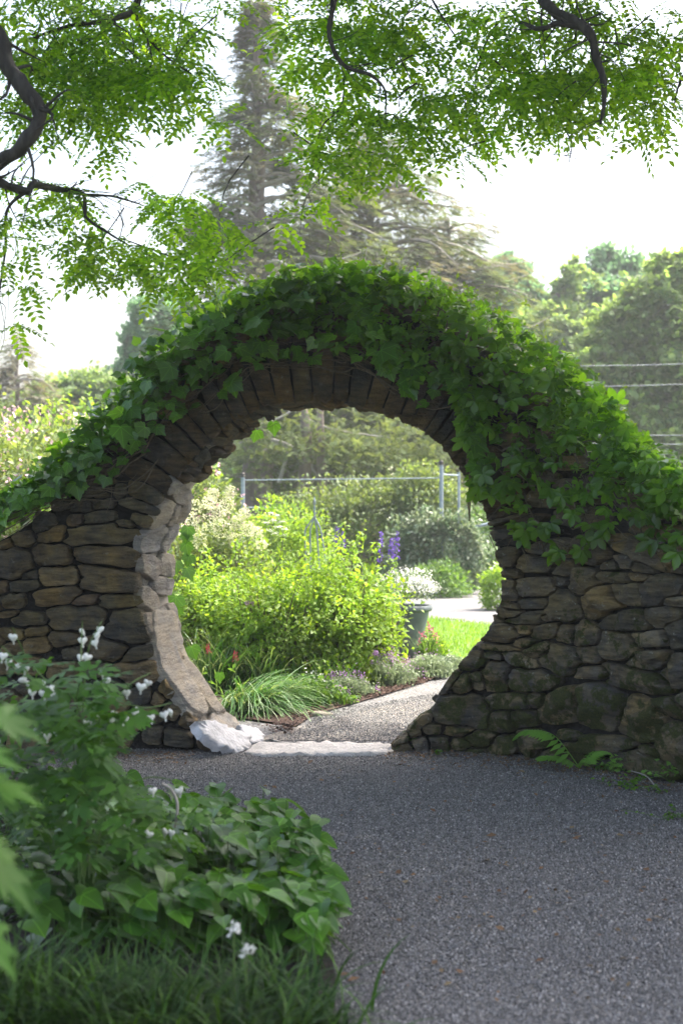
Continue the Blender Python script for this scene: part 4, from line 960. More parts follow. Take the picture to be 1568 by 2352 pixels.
# ------------------------------------------------------------------ broadleaf trees
def lobes_tree(name, label, px, d, lobes, n, leaf, mat, seed, trunk_r=.3, group='trees beyond the garden', trunk_top=None):
    rgs = np.random.default_rng(seed); x0 = at(px, 1176, d)[0]; ro = np.array([x0, d, 0])
    root = thing(name, label, 'tree', group, loc=ro); mb = MB(); tb = MB()
    tot = sum(l[2]*l[3] for l in lobes)
    zt = max(at(l[0], l[1], d)[2] for l in lobes)
    tb.add(*tube(spline([(x0, d, 0), (x0+.1, d, zt*.4), (x0-.1, d, zt*.9)], 14), np.linspace(trunk_r, trunk_r*.25, 14), 8)).build('trunk', M['conbark'], root, smooth=True, origin=ro)
    lb = MB()
    for i, (cx, cy, rx, ry) in enumerate(lobes):
        c = at(cx, cy, d+rgs.uniform(-1., 1.)); k_ = d/F_
        lb.add(*tube(spline([(x0, d, max(.5, c[2]-ry*k_*1.2)), (c[0]*.5+x0*.5, d, c[2]-.3), c], 8), np.linspace(trunk_r*.4, .03, 8), 5))
        m_ = int(n*rx*ry/tot); r3 = np.array([rx, (rx+ry)/2, ry])*k_
        # leaves sit in tufts spread over the lobe
        nt_ = max(6, m_//45); tc, td = blob_points(nt_, c, r3, .6, .22, seed*10+i)
        j = rgs.integers(0, nt_, m_); p = tc[j]+rgs.normal(0, .42, (m_, 3))*r3.mean()*np.array([.34, .34, .2])
        mb.add(*scatter(TQ, p, frames(td[j]*.5+rdir(m_, rgs), td[j]*.6+rdir(m_, rgs)*.5+np.array([.25, -.1, .7])), rgs.uniform(.7, 1.3, m_)*leaf))
    lb.build('branch', M['conbark'], root, origin=ro)
    mb.build('crown', mat, root, origin=ro, kind='stuff')
    return root
lobes_tree('broadleaf_tree', 'large pale green round-topped tree at the right edge of the picture', 1500, 40, [(1540, 700, 110, 90), (1440, 780, 110, 90), (1380, 880, 100, 80), (1500, 900, 130, 110), (1590, 800, 100, 120), (1560, 1020, 140, 110), (1440, 990, 110, 90), (1560, 630, 60, 50)], 46000, .22, M['far'], 81, .4)
lobes_tree('broadleaf_tree', 'tall narrow bluish tree standing above its neighbours at right', 1385, 52, [(1380, 640, 42, 70), (1395, 720, 60, 70), (1330, 700, 50, 60), (1440, 640, 60, 50), (1400, 800, 80, 70)], 20000, .22, M['farblue'], 82)
lobes_tree('broadleaf_tree', 'soft green tree filling the dip right of the conifers', 1270, 50, [(1290, 760, 70, 70), (1240, 800, 80, 80), (1330, 820, 70, 70), (1290, 690, 40, 40), (1200, 900, 110, 90), (1330, 920, 90, 90), (1330, 640, 40, 40)], 24000, .22, M['far'], 83)
lobes_tree('broadleaf_tree', 'bluish green tree peeping over the conifers near the sky gap', 1180, 56, [(1165, 640, 50, 50), (1190, 720, 50, 70), (1130, 700, 60, 60), (1215, 690, 30, 50)], 14000, .24, M['farblue'], 84)
lobes_tree('broadleaf_tree', 'small pale tree showing between the left foliage and the arch', 360, 50, [(360, 740, 55, 55), (400, 700, 40, 30), (330, 800, 50, 60), (390, 800, 60, 60), (300, 880, 50, 60)], 14000, .20, M['farblue'], 85)
lobes_tree('broadleaf_tree', 'low light green tree above the pink bushes at left', 170, 46, [(150, 930, 90, 60), (230, 910, 80, 60), (80, 950, 80, 50), (280, 960, 60, 60)], 14000, .18, M['far'], 86)
lobes_tree('broadleaf_tree', 'deep green tree closing the view behind the arch opening', 900, 52, [(700, 1050, 180, 110), (900, 1000, 180, 130), (1080, 1020, 150, 120), (560, 1060, 130, 100), (1000, 900, 120, 100)], 22000, .24, M['far'], 87)
conifer('faint grey conifer far off at the left edge', 40, 44, 770, 1300, 3.2, [(0, .2)], 60, 75, .8, zlow=.25, brown=.7)

# distant wood beyond everything
rgs = np.random.default_rng(90); n = 30000
x = rgs.uniform(-45, 45, n); hgt = 5.5+1.8*np.sin(x*.35)+1.2*np.sin(x*.9+1)
p = np.stack([x, rgs.uniform(72, 78, n), rgs.uniform(0, 1, n)**.8*hgt], -1)
V, F = scatter(TQ, p, frames(rdir(n, rgs), rdir(n, rgs)), rgs.uniform(.35, .6, n)); obj('distant_wood', V, F, M['farblue'], kind='stuff', label='far belt of woodland closing the horizon')

# ------------------------------------------------------------------ garden behind the gate
def shrub(name, label, cat, c, r, T, n, size, mat, seed, stems=12, flowers=None, group=None, shell=.45, lump=.2, droop=0., up=.6, zmin=-.75):
    rgs = np.random.default_rng(seed); c = np.array(c, float); ro = np.array([c[0], c[1], 0.])
    root = thing(name, label, cat, group, loc=ro)
    pts, out = blob_points(n, c, r, shell, lump, seed, zmin); k_ = pts[:, 2] > .03; pts, out = pts[k_], out[k_]
    V, F = foliage(T, pts, out, size, up, .9, seed, droop); obj('foliage', V-ro, F, mat, root, kind='stuff')
    mb = MB()
    for i in range(stems):
        a_ = rgs.uniform(0, 6.28); q = rgs.uniform(.2, .85)
        e = c+np.array([math.cos(a_)*r[0]*q, math.sin(a_)*r[1]*q, r[2]*rgs.uniform(.2, .8)]); s = np.array([c[0]+math.cos(a_)*r[0]*q*.3, c[1]+math.sin(a_)*r[1]*q*.3, .0])
        mb.add(*tube(spline([s, (s+e)/2+rgs.normal(0, .04, 3), e], 8), np.linspace(.009, .003, 8), 4))
    if stems: mb.build('stem', M['twig'], root, origin=ro)
    if flowers:
        fm_, nf, fs, per, spread, zb = flowers
        fp, fo = blob_points(nf, c, np.array(r)*1.03, .93, lump, seed+3, zb)
        fp = np.repeat(fp, per, 0); fo = np.repeat(fo, per, 0); m_ = len(fp)
        fp = fp+rgs.normal(0, spread, (m_, 3)); k_ = fp[:, 2] > .05; fp, fo = fp[k_], fo[k_]; m_ = len(fp)
        V, F = scatter(TQ, fp, frames(rdir(m_, rgs), fo+rdir(m_, rgs)*.5), rgs.uniform(.7, 1.3, m_)*fs); obj('blossoms', V-ro, F, fm_, root, kind='stuff')
    return root
# pink flowering bushes left of the arch, over the wall
shrub('flowering_bush', 'big bush freckled with pink blossoms over the wall at left', 'bush', (-3.55, 17, 1.35), (1.5, 1.2, 1.3), TS, 11000, .085, M['rose'], 101, 14, (M['pink'], 380, .065, 3, .03, -.3))
shrub('flowering_bush', 'paler pink-flowered bush sloping behind the ivy at left', 'bush', (-5.4, 18.5, 1.5), (1.9, 1.3, 1.5), TS, 9000, .09, M['rose'], 102, 10, (M['pink'], 380, .07, 3, .04, -.3))
shrub('leafy_bush', 'bright yellow-green bush below the crossbar post', 'bush', (-3.6, 21, 1.9), (1.8, 1., 1.3), TS, 7000, .10, M['lime'], 103, 8)
shrub('flowering_bush', 'bush with a scatter of pink roses beside the pergola post', 'bush', at(478, 1150, 18)*np.array([1, 1, 0])+np.array([0, 0, 1.15]), (.44, .5, .90), TS, 5000, .07, M['rose'], 104, 10, (M['pink'], 130, .06, 3, .03, -.2))
# cream hydrangea-like shrub: dense leaf plus round heads
hyd = shrub('hydrangea_shrub', 'shrub of round creamy white flower heads beside the left jamb', 'shrub', at(500, 1240, 15)*np.array([1, 1, 0])+np.array([0, 0, .72]), (.70, .5, .72), TS, 6000, .065, M['rose'], 105, 10)
rgs = np.random.default_rng(7)
for (px, py, r_) in [(445, 1165, 20), (480, 1155, 18), (520, 1160, 20), (430, 1200, 22), (470, 1205, 26), (510, 1215, 24), (545, 1200, 16), (570, 1215, 18), (455, 1240, 22), (590, 1225, 16), (500, 1180, 18), (540, 1240, 18), (600, 1250, 14), (420, 1150, 16), (560, 1180, 14), (530, 1130, 14), (490, 1135, 15)]:
    c = at(px, py, 14.55+rgs.uniform(-.1, .2)); n = 150; dd = rdir(n, rgs); rr_ = r_/F_*14.6
    V, F = scatter(TQ, dd*rr_*rgs.uniform(.8, 1, (n, 1)), frames(rdir(n, rgs), dd), np.full(n, .022))
    link('flower_head', make_mesh('flower_head', V, F, M['cream']), hyd, loc=c-np.array(hyd.location))
# climbing rose on the pergola
shrub('climbing_rose', 'climbing rose heaped over the metal pergola', 'shrub', at(830, 1175, 27.1)*np.array([1, 1, 0])+np.array([0, 0, 1.05]), (1.85, .6, 1.15), TS, 12000, .09, M['rose'], 106, 16, (M['cream'], 60, .05, 3, .02, -.2), lump=.25)
shrub('climbing_rose', 'taller climbing rose shoot at the right pergola posts', 'shrub', at(965, 1120, 27.2)*np.array([1, 1, 0])+np.array([0, 0, 1.75]), (.85, .6, .62), TS, 5500, .09, M['rose'], 107, 8, lump=.25)
shrub('leafy_bush', 'airy light green bush below the pergola rail', 'bush', at(650, 1200, 17.5)*np.array([1, 1, 0])+np.array([0, 0, .85]), (.66, .5, .78), TS, 6000, .06, M['lime'], 108, 8)
shrub('variegated_bush', 'grey and cream variegated bush behind the flower spikes', 'bush', at(1000, 1230, 25.9)*np.array([1, 1, 0])+np.array([0, 0, .75]), (.95, .3, .80), TS, 8500, .09, M['greyleaf'], 109, 12)
shrub('leafy_bush', 'low rounded mound of soft green leaves beside the far path', 'bush', gnd(1000, 1372)*np.array([1, 1, 0])+np.array([0, 0, .12]), (.62, .5, .50), TS, 4500, .07, M['mid'], 110, 0)
shrub('leafy_bush', 'second low green mound at the bend of the far path', 'bush', gnd(1075, 1350)*np.array([1, 1, 0])+np.array([0, 0, .15]), (.5, .5, .42), TS, 3500, .07, M['mid'], 111, 0)
shrub('flowering_bush', 'round light green bush with white blossom against the right jamb', 'bush', gnd(1135, 1402)*np.array([1, 1, 0])+np.array([.05, 0, .28]), (.26, .3, .40), TS, 3000, .055, M['lime'], 112, 6, (M['white'], 22, .04, 3, .02, .5))
shrub('leafy_bush', 'shadowed bush behind the variegated one near the jamb', 'bush', at(1150, 1230, 28)*np.array([1, 1, 0])+np.array([0, 0, .9]), (1.0, .5, .9), TS, 4000, .08, M['mid'], 113, 8)
# the bright central bush: three overlapping plants of one kind
cb = [(480, 12.6, .48, 1.0), (620, 12.1, .60, 1.05), (765, 12.3, .52, 1.02), (855, 12.7, .26, .95)]
TS_n = T_simple(.3, .06, .2)
for i, (px, d, rx, h) in enumerate(cb):
    lab = ['bright green bush nearest the left jamb of the gate', 'tallest sunlit lime-green bush filling the opening', 'lime-green bush with reddish arching twigs left of the pot', 'loose rose-leaved bush leaning over the grey pot'][i]
    x = at(px, 1176, d)[0]
    shrub('leafy_bush', lab, 'bush', (x, d, h*.52), (rx, .5, h*.50), TS_n, [8000, 10500, 9500, 2600][i], (.052, .045, .050, .062)[i], M['lime'], 120+i, 44, shell=.12, lump=.42, zmin=-.9, group=None)
# tall upright shoots with leaf tufts breaking the bush outline
rgs = np.random.default_rng(131)
NUMS = ['first', 'second', 'third', 'fourth', 'fifth', 'sixth', 'seventh', 'eighth', 'ninth', 'tenth', 'eleventh', 'twelfth', 'thirteenth', 'last']
for kk, (px, py, d) in enumerate(sorted([(480, 1265, 12.6), (540, 1245, 12.5), (600, 1235, 12.4), (650, 1222, 12.3), (700, 1240, 12.4), (750, 1240, 12.3), (790, 1215, 12.3), (830, 1225, 12.4), (860, 1250, 12.5), (900, 1290, 12.6), (570, 1270, 12.2), (430, 1280, 12.7), (930, 1330, 12.4), (810, 1250, 12.2)])):
    e = at(px, py, d); s = np.array([e[0]-.08+rgs.normal(0, .05), d, e[2]-.42]); root = thing('leafy_shoot', None, 'shoot', 'shoots rising above the lime-green bushes', loc=s)
    root['label'] = 'thin leafy shoot above the lime-green bushes, %s from the left jamb' % NUMS[kk]; root['group'] = 'shoots rising above the lime-green bushes'
    P = spline([s, (s+e)/2+np.array([.03, 0, 0]), e], 10); MB().add(*tube(P, np.linspace(.005, .0015, 10), 4)).build('stem', M['twig'], root, origin=s)
    k_ = 46; q = P[rgs.integers(3, 10, k_)]+rgs.normal(0, .022, (k_, 3)); V, F = scatter(TS, q, frames(rdir(k_, rgs)+np.array([0, 0, .4]), rdir(k_, rgs)*.5+np.array([0, 0, 1])), rgs.uniform(.035, .065, k_)); obj('leaves', V-s, F, M['lime'], root, kind='stuff')
# dark understorey of stems and grass below the bush
rgs = np.random.default_rng(140); n = 1100
b = np.stack([rgs.uniform(-1.3, .1, n), rgs.uniform(11.6, 12.4, n), np.full(n, .02)], -1)
V, F = blades(b, rgs.uniform(0, 6.28, n), rgs.uniform(0, .4, n), rgs.uniform(.15, .40, n), rgs.uniform(.005, .010, n), 4, .9)
obj('grass', V, F, M['grass'], kind='stuff', label='thin grassy stems under the lime-green bushes')

# arching striped grass clump by the left foot of the gate
def grass_clump(label, c, n, L, wd, mat, seed, az=(0, 6.28), lean=(.1, .9), droop=1.7, group=None, name='grass_clump', cat='grass', spread=.06):
    rgs = np.random.default_rng(seed); c = np.array(c, float)
    b = np.stack([rgs.normal(0, spread, n), rgs.normal(0, spread, n), np.zeros(n)], -1)
    V, F = blades(b, rgs.uniform(*az, n), rgs.uniform(*lean, n), rgs.uniform(.6, 1.15, n)*L, rgs.uniform(.6, 1.2, n)*wd, 7, droop*rgs.uniform(.7, 1.15, n))
    o = obj(name, V, F, mat, kind=None, label=label, cat=cat, group=group); o.location = c.tolist(); return o
M['stripe'] = leaf_mat('striped_blade', [(.05, .15, .025), (.08, .20, .03), (.34, .42, .28), (.06, .17, .03), (.05, .14, .025)], .3, .35, spec=.5)
grass_clump('arching striped grass clump spilling onto the path', gnd(560, 1640)+np.array([0, .15, .02]), 620, .66, .012, M['stripe'], 151, az=(-1.9, .9), lean=(.7, 1.35), droop=1.35, spread=.10)
grass_clump('upright part-shaded grass clump behind the left jamb', gnd(490, 1600)+np.array([0, .2, .02]), 260, .62, .011, M['stripe'], 152, lean=(.1, .8), droop=1.3, spread=.1)
grass_clump('small grass tuft between bush and jamb', gnd(600, 1605)+np.array([0, .3, .02]), 160, .55, .009, M['stripe'], 153, lean=(.1, .6), droop=1.3)

# low flowers along the path edge
def low_flower(name, label, cat, c, r, mat, n, size, fmat, nf, fs, seed, up=1.):
    rgs = np.random.default_rng(seed); c = np.array(c, float); root = thing(name, label, cat, None, loc=c)
    q = rgs.normal(0, .45, (n, 2)); q = q[np.hypot(*q.T) < 1.1]; m_ = len(q); hh = r[2]*(1-.6*np.hypot(*q.T)**2)
    b = np.stack([q[:, 0]*r[0], q[:, 1]*r[1], np.zeros(m_)], -1)
    V, F = blades(b, np.arctan2(q[:, 1], q[:, 0])+rgs.normal(0, .6, m_), rgs.uniform(.0, .5, m_), hh*rgs.uniform(.5, 1.1, m_), np.full(m_, size*.35), 3, .7)
    mb = MB(); mb.add(V, F); p = b+np.stack([q[:, 0]*.04, q[:, 1]*.04, hh*rgs.uniform(.2, .95, m_)], -1)
    mb.build('stems', mat, root, kind='stuff'); V, F = scatter(TS, p, frames(rdir(m_, rgs), rdir(m_, rgs)+np.array([0, 0, 1])), rgs.uniform(.6, 1.2, m_)*size); obj('leaves', V, F, mat, root, kind='stuff')
    if nf:
        q = rgs.normal(0, .5, (nf, 2)); hh = r[2]*(1.05-.4*np.hypot(*q.T)**2); base = np.stack([q[:, 0]*r[0], q[:, 1]*r[1], hh], -1)
        p = np.repeat(base, 7, 0)+rgs.normal(0, .012, (nf*7, 3))*np.array([1, 1, 2.2]); V, F = scatter(TQ, p, frames(rdir(nf*7, rgs), rdir(nf*7, rgs)), rgs.uniform(.7, 1.3, nf*7)*fs); obj('blossoms', V, F, fmat, root, kind='stuff')
    return root
low_flower('catmint_plant', 'mauve-flowered catmint by the middle of the path edge', 'flower', gnd(885, 1580)+np.array([0, .15, .02]), (.26, .2, .24), M['catmint'], 900, .035, M['mauve'], 60, .016, 161)
low_flower('catmint_plant', 'small mauve catmint lowest along the path edge', 'flower', gnd(800, 1605)+np.array([0, .15, .02]), (.20, .15, .16), M['catmint'], 600, .032, M['mauve'], 36, .016, 162)
low_flower('catmint_plant', 'dark purple flowers at the foot of the bush', 'flower', gnd(775, 1618)+np.array([-.05, .05, .02]), (.14, .1, .10), M['mid'], 300, .032, M['mauve'], 40, .016, 163)
low_flower('silver_plant', 'silver-leaved low plant under the pot', 'plant', gnd(985, 1560)+np.array([0, .1, .02]), (.22, .2, .20), M['catmint'], 1300, .035, M['mauve'], 8, .014, 164)
low_flower('silver_plant', 'silver-leaved plant nearest the lawn corner', 'plant', gnd(1035, 1548)+np.array([0, .1, .02]), (.15, .15, .15), M['catmint'], 700, .032, M['white'], 4, .014, 165)
low_flower('leafy_plant', 'yellow-green low plant between catmint and bush', 'plant', gnd(835, 1585)+np.array([0, .25, .02]), (.22, .15, .2), M['lime'], 600, .045, M['white'], 6, .02, 166)
low_flower('leafy_plant', 'bright leafy plant on the lawn side of the pot', 'plant', gnd(1000, 1530)+np.array([.02, .3, .02]), (.12, .12, .26), M['lime'], 400, .06, M['hotpink'], 0, .02, 167)
low_flower('columbine_plant', 'pink-flowered plant in front of the lawn', 'flower', gnd(985, 1535)+np.array([0, .1, .02]), (.09, .09, .36), M['mid'], 260, .04, M['hotpink'], 12, .028, 168)
low_flower('leafy_plant', 'low green plants at the foot of the big bush', 'plant', gnd(700, 1640)+np.array([0, .45, .02]), (.35, .18, .22), M['mid'], 900, .045, M['white'], 3, .02, 169)
# leaf mulch specks along the bed edge
rgs = np.random.default_rng(171); n = 2600
t_ = rgs.uniform(0, 1, n); ex = np.interp(t_, [0, .2, .6, 1], [gnd(650, 1690)[0], gnd(722, 1640)[0], gnd(880, 1598)[0], gnd(1030, 1552)[0]]); ey = np.interp(t_, [0, .2, .6, 1], [gnd(650, 1690)[1], gnd(722, 1640)[1], gnd(880, 1598)[1], gnd(1030, 1552)[1]])
p = np.stack([ex-np.abs(rgs.normal(0, .10, n))+.03, ey+np.abs(rgs.normal(0, .12, n))*.6-.02, rgs.uniform(.02, .035, n)], -1)
V, F = scatter(TQ, p, frames(rdir(n, rgs)*np.array([1, 1, .3]), rdir(n, rgs)*.5+np.array([0, 0, 1])), rgs.uniform(.012, .035, n)); obj('bark_mulch', V, F, M['mulch'], kind='stuff', label='reddish bark mulch along the bed edge')
# edging stones
for (px, py, w, lab) in [(728, 1645, .20, 'flat grey edging stone beside the striped grass'), (800, 1614, .14, 'smaller grey edging stone under the dark purple flowers')]:
    c = gnd(px, py); s = [c[0], c[1]]; nd = 18; ph = np.linspace(0, 6.28, nd, endpoint=False); o_ = np.stack([c[0]+np.cos(ph)*w*.6, c[1]+np.sin(ph)*w*.3], -1)
    V, F = stone_geo(o_, s, lambda a_, b_, h: (a_, b_, h+.02), .03, .05, np.random.default_rng(5), .006)
    o = obj('edging_stone', V-c, F, M['reveal'], smooth=True, label=lab, cat='stone', group='edging stones'); o.location = c.tolist()

# pot with white flowers
pc = gnd(928, 1512); pc[2] = .0
def lathe(prof, k=32, c=(0, 0, 0)):
    V = []; F = []; m_ = len(prof)
    for r_, z in prof:
        for j in range(k): a_ = 2*math.pi*j/k; V.append((c[0]+r_*math.cos(a_), c[1]+r_*math.sin(a_), c[2]+z))
    for i in range(m_-1):
        for j in range(k): j2 = (j+1) % k; F.append((i*k+j, i*k+j2, (i+1)*k+j2, (i+1)*k+j))
    return np.array(V), np.array(F)
pr = 50/F_*pc[1]*1.22
pot = thing('flower_pot', 'large slate-grey tapered planter beside the lime-green bush', 'planter', loc=pc)
V, F = lathe([(0, 0), (pr*.62, 0), (pr*.64, .03), (pr*.78, .30), (pr*.92, .46), (pr*.94, .49)]); obj('body', V, F, M['pot'], pot, smooth=True)
V, F = lathe([(pr*.94, .485), (pr*1.03, .49), (pr*1.06, .51), (pr*1.05, .54), (pr*.99, .55), (pr*.93, .54), (pr*.90, .50)]); obj('rim', V, F, M['pot'], pot, smooth=True)
V, F = lathe([(pr*.93, .515), (0, .53)]); obj('soil', V, F, M['soil'], pot)
rgs = np.random.default_rng(181)
pf = thing('white_flower_plant', 'cloud of tiny white and pale blue flowers in the grey planter', 'flower', loc=pc+np.array([0, 0, .53])); 
pts, out = blob_points(2600, (0, 0, .12), (pr*1.15, pr*1.1, .22), .2, .15, 5, -.2); k_ = pts[:, 2] > 0
V, F = foliage(TS, pts[k_], out[k_], .035, .6, .9, 6); obj('foliage', V, F, M['catmint'], pf, kind='stuff')
pts, out = blob_points(1900, (.02, 0, .16), (pr*1.25, pr*1.15, .24), .75, .15, 8, .05); m_ = len(pts)
V, F = scatter(TQ, pts, frames(rdir(m_, rgs), out+rdir(m_, rgs)*.5), rgs.uniform(.014, .03, m_)); obj('blossoms', V, F, M['white'], pf, kind='stuff')
pts, out = blob_points(160, (.02, 0, .12), (pr*1.2, pr*1.15, .2), .85, .1, 9, .0); V, F = scatter(TQ, pts, frames(rdir(160, rgs), out), rgs.uniform(.014, .024, 160)); obj('blue_blossoms', V, F, M['paleblue'], pf, kind='stuff')

# flower spikes
def spike(name, label, cat, foot, tip, mat, nf, fs, seed, group, start=.55, w=.03, lv=14):
    rgs = np.random.default_rng(seed); foot = np.array(foot); root = thing(name, label, cat, group, loc=foot)
    P = spline([foot, (foot+tip)/2+rgs.normal(0, .01, 3), tip], 12); MB().add(*tube(P, np.linspace(.005, .002, 12), 4)).build('stem', M['stem'], root, origin=foot)
    t_ = rgs.uniform(start, 1, nf); p = foot+(tip-foot)*t_[:, None]; o = rdir(nf, rgs); p = p+o*np.array([1, 1, .3])*(w*(1.15-.8*(t_-start)/(1-start)))[:, None]
    V, F = scatter(TQ, p, frames(rdir(nf, rgs)*.5+o, rdir(nf, rgs)), rgs.uniform(.7, 1.3, nf)*fs); obj('blossoms', V-foot, F, mat, root, kind='stuff')
    t_ = rgs.uniform(.05, start, lv); p = foot+(tip-foot)*t_[:, None]; V, F = scatter(TS, p, frames(rdir(lv, rgs), rdir(lv, rgs)+np.array([0, 0, 1.])), rgs.uniform(.05, .09, lv)); obj('leaves', V-foot, F, M['mid'], root, kind='stuff')
for i, (px, y0, y1, d, lab) in enumerate([(875, 1220, 1290, 13.2, 'slim violet flower spike left of the tall pair'), (912, 1222, 1285, 13.2, 'tallest violet flower spike over the pot'), (899, 1238, 1288, 13.1, 'shorter violet spike leaning on the tallest one'), (774, 1212, 1262, 15.5, 'blurred violet spike farther left above the bush'), (788, 1222, 1262, 15.7, 'second blurred violet spike beside the farther one')]):
    tip = at(px, y0, d); foot = np.array([tip[0]-.05, d, .0]); st = (at(px, y1, d)[2])/tip[2]; spike('delphinium', lab, 'flower', foot, tip, M['purple'], 100, .019, 190+i, 'violet flower spikes', st, .019)
for i, (px, y0, y1, d, lab) in enumerate([(541, 1496, 1520, 10.9, 'small deep red flower spike above the striped grass'), (478, 1478, 1500, 10.6, 'red flower spike half hidden by the left jamb')]):
    tip = at(px, y0, d); spike('red_flower', lab, 'flower', np.array([tip[0], d, 0.02]), tip, M['red'], 50, .013, 200+i, 'red flower spikes', at(px, y1, d)[2]/tip[2], .016, 6)
for i, (px, py, d, r_, lab) in enumerate([(573, 1385, 11.9, .035, 'round mauve allium head standing before the bush'), (862, 1500, 11.9, .022, 'small allium bud head beside the pot')]):
    c = at(px, py, d); foot = np.array([c[0]+.02, d, .02]); root = thing('allium', lab, 'flower', None, loc=foot); MB().add(*tube(spline([foot, c], 6), .003, 4)).build('stem', M['stem'], root, origin=foot)
    dd = rdir(160, rgs); V, F = scatter(TQ, c-foot+dd*r_, frames(rdir(160, rgs), dd), np.full(160, .012)); obj('flower_head', V, F, M['mauve'], root)
# small white umbel flowers near the pergola
rgs = np.random.default_rng(211)
um = thing('white_umbel_plant', 'cluster of flat white umbels before the pergola rose', 'flower', loc=(at(640, 1176, 15.5)[0], 15.5, 0)); uo = np.array(um.location); mb = MB()
for (px, py) in [(622, 1178), (636, 1183), (628, 1195), (648, 1198), (640, 1210), (612, 1200), (655, 1215), (632, 1225), (618, 1218), (650, 1228)]:
    c = at(px, py, 15.4+rgs.uniform(-.1, .1)); mb.add(*tube(spline([(c[0]+.03, c[1], .3), c], 5), .003, 4)); n = 50
    q = rgs.normal(0, 1, (n, 3))*np.array([.022, .022, .006]); V, F = scatter(TQ, q, frames(rdir(n, rgs)*np.array([1, 1, .2]), np.tile([0, 0, 1.], (n, 1))), np.full(n, .018)); link('flower_head', make_mesh('flower_head', V, F, M['white']), um, loc=c-uo)
mb.build('stem', M['stem'], um, origin=uo)

# pergola of painted steel tube
pg = thing('metal_pergola', 'grey-blue tubular steel pergola behind the roses', 'pergola', loc=(0, 26, 0)); po = np.array([0, 26., 0])
def bar(root, a_, b_, r_, name, mat, o=po): MB().add(*tube(spline([a_, b_], 4), r_, 10)).build(name, mat, root, smooth=True, origin=o)
def post(px, ytop, d, r_=.03, fin=True):
    t_ = at(px, ytop, d); bar(pg, (t_[0], d, 0), t_, r_, 'post', M['steel'])
    if fin: V, F = lathe([(.0, .0), (r_*1.3, .0), (r_*1.3, .012), (r_*.8, .02), (r_*1.15, .045), (r_*.9, .075), (0, .09)], 12, t_-po); obj('finial', V, F, M['iron'], pg, smooth=True)
post(558, 1096, 26.1, .036); post(1013, 1068, 26.1, .038); post(1053, 1085, 26.6, .026, False); post(1068, 1218, 26, .026, False)
bar(pg, at(558, 1103, 26.1), at(1013, 1098, 26.1), .011, 'rail', M['steel']); bar(pg, at(558, 1166, 26.1), at(640, 1166, 26.1), .015, 'rail', M['steel'])
bar(pg, at(1013, 1090, 26.1), at(1053, 1092, 26.6), .016, 'rail', M['steel'])
MB().add(*tube(spline([at(1060, 1240, 26), at(1066, 1218, 26), at(1090, 1210, 26), at(1125, 1202, 26)], 14), .026, 8)).build('rail', M['steel'], pg, smooth=True, origin=po)
# obelisk plant support of curved rods
ob = thing('plant_support', 'grey metal plant support with rods curving out from a pointed top', 'garden ornament', loc=(at(722, 1176, 16)[0], 16, 0)); oo = np.array(ob.location)
for (x1, x2) in ((700, 706), (738, 760), (712, 716), (728, 738)):
    MB().add(*tube(spline([at(722, 1158, 16), at(722, 1185, 16), at(722*.4+x1*.6, 1205, 16), at(x1, 1225, 16), at(x2*.5+x1*.5, 1300, 16), at(x2, 1400, 16)], 24), .010, 6)).build('rod', M['steel'], ob, smooth=True, origin=oo)
V, F = lathe([(0, 0), (.02, .01), (.012, .05), (0, .10)], 8, at(722, 1160, 16)-oo); obj('finial', V, F, M['steel'], ob)

# post with crossbar, cables
pp = at(99, 925, 24); o_ = np.array([pp[0], 24, 0]); cp = thing('wooden_post', 'dark wooden post with a short crossbar over the pink bushes', 'post', loc=o_)
MB().add(*tube([(pp[0], 24, 0), pp], .055, 8)).build('pole', M['wood'], cp, origin=o_); MB().add(*tube([at(76, 930, 24), at(121, 930, 24)], .022, 6)).build('crossbar', M['wood'], cp, origin=o_)
for (x0, y0, x1, y1, lab) in [(1150, 842, 1800, 828, 'topmost overhead cable crossing the trees at right'), (1150, 891, 1800, 873, 'second overhead cable crossing the trees at right'), (1200, 995, 1800, 998, 'low cable just over the creeper at right'), (1200, 1016, 1800, 1018, 'lowest cable close above the creeper at right')]:
    a_ = at(x0, y0, 28); b_ = at(x1, y1, 28); P = spline([a_, (a_+b_)/2-np.array([0, 0, .03]), b_], 12); o = MB().add(*tube(P-a_, .007, 5)).build('cable', M['wire'], label=lab, cat='cable', group='overhead cables'); o.location = a_.tolist()

# ------------------------------------------------------------------ near plants
# fern at the right wall foot
def fern(label, foot, fronds, seed, L=.34):
    foot = np.array(foot, float); root = thing('fern', label, 'fern', None, loc=foot); rgs = np.random.default_rng(seed)
    for (az, ln, lift) in fronds:
        D = np.array([math.cos(az), math.sin(az), 0]); side = np.array([-D[1], D[0], 0]); P = spline([np.zeros(3), D*ln*.4+np.array([0, 0, ln*lift]), D*ln*.8+np.array([0, 0, ln*lift*1.15]), D*ln+np.array([0, 0, ln*lift*.9])], 26)
        mb = MB(); mb.add(*tube(P, np.linspace(.003, .001, 26), 4)); pts = []; fw = []; sz = []
        for i in range(4, 26):
            for sg_ in (-1, 1): pts.append(P[i]); fw.append(side*sg_*1.+D*.55+np.array([0, 0, -.15+rgs.normal(0, .05)])); sz.append(ln*.34*math.sin(math.pi*min(1, .22+.78*(25-i)/22.)*.55)+.008)
        up = np.tile(nrmz(np.array([0, -.75, .9])), (len(pts), 1)); V, F = scatter(T_simple(.13, .0, .1), np.array(pts), frames(np.array(fw), up), np.array(sz)); mb.add(V, F); mb.build('frond', M['fern'], root)
ft = np.array([*gnd(1312, 1752)[:2], 0.02]); ft[1] -= .28
fern('bright fern frond growing at the foot of the right wall', ft, [(math.radians(168), .36, .50), (math.radians(185), .24, .25), (math.radians(10), .18, .45), (math.radians(-70), .14, .4), (math.radians(35), .22, .35)], 3)
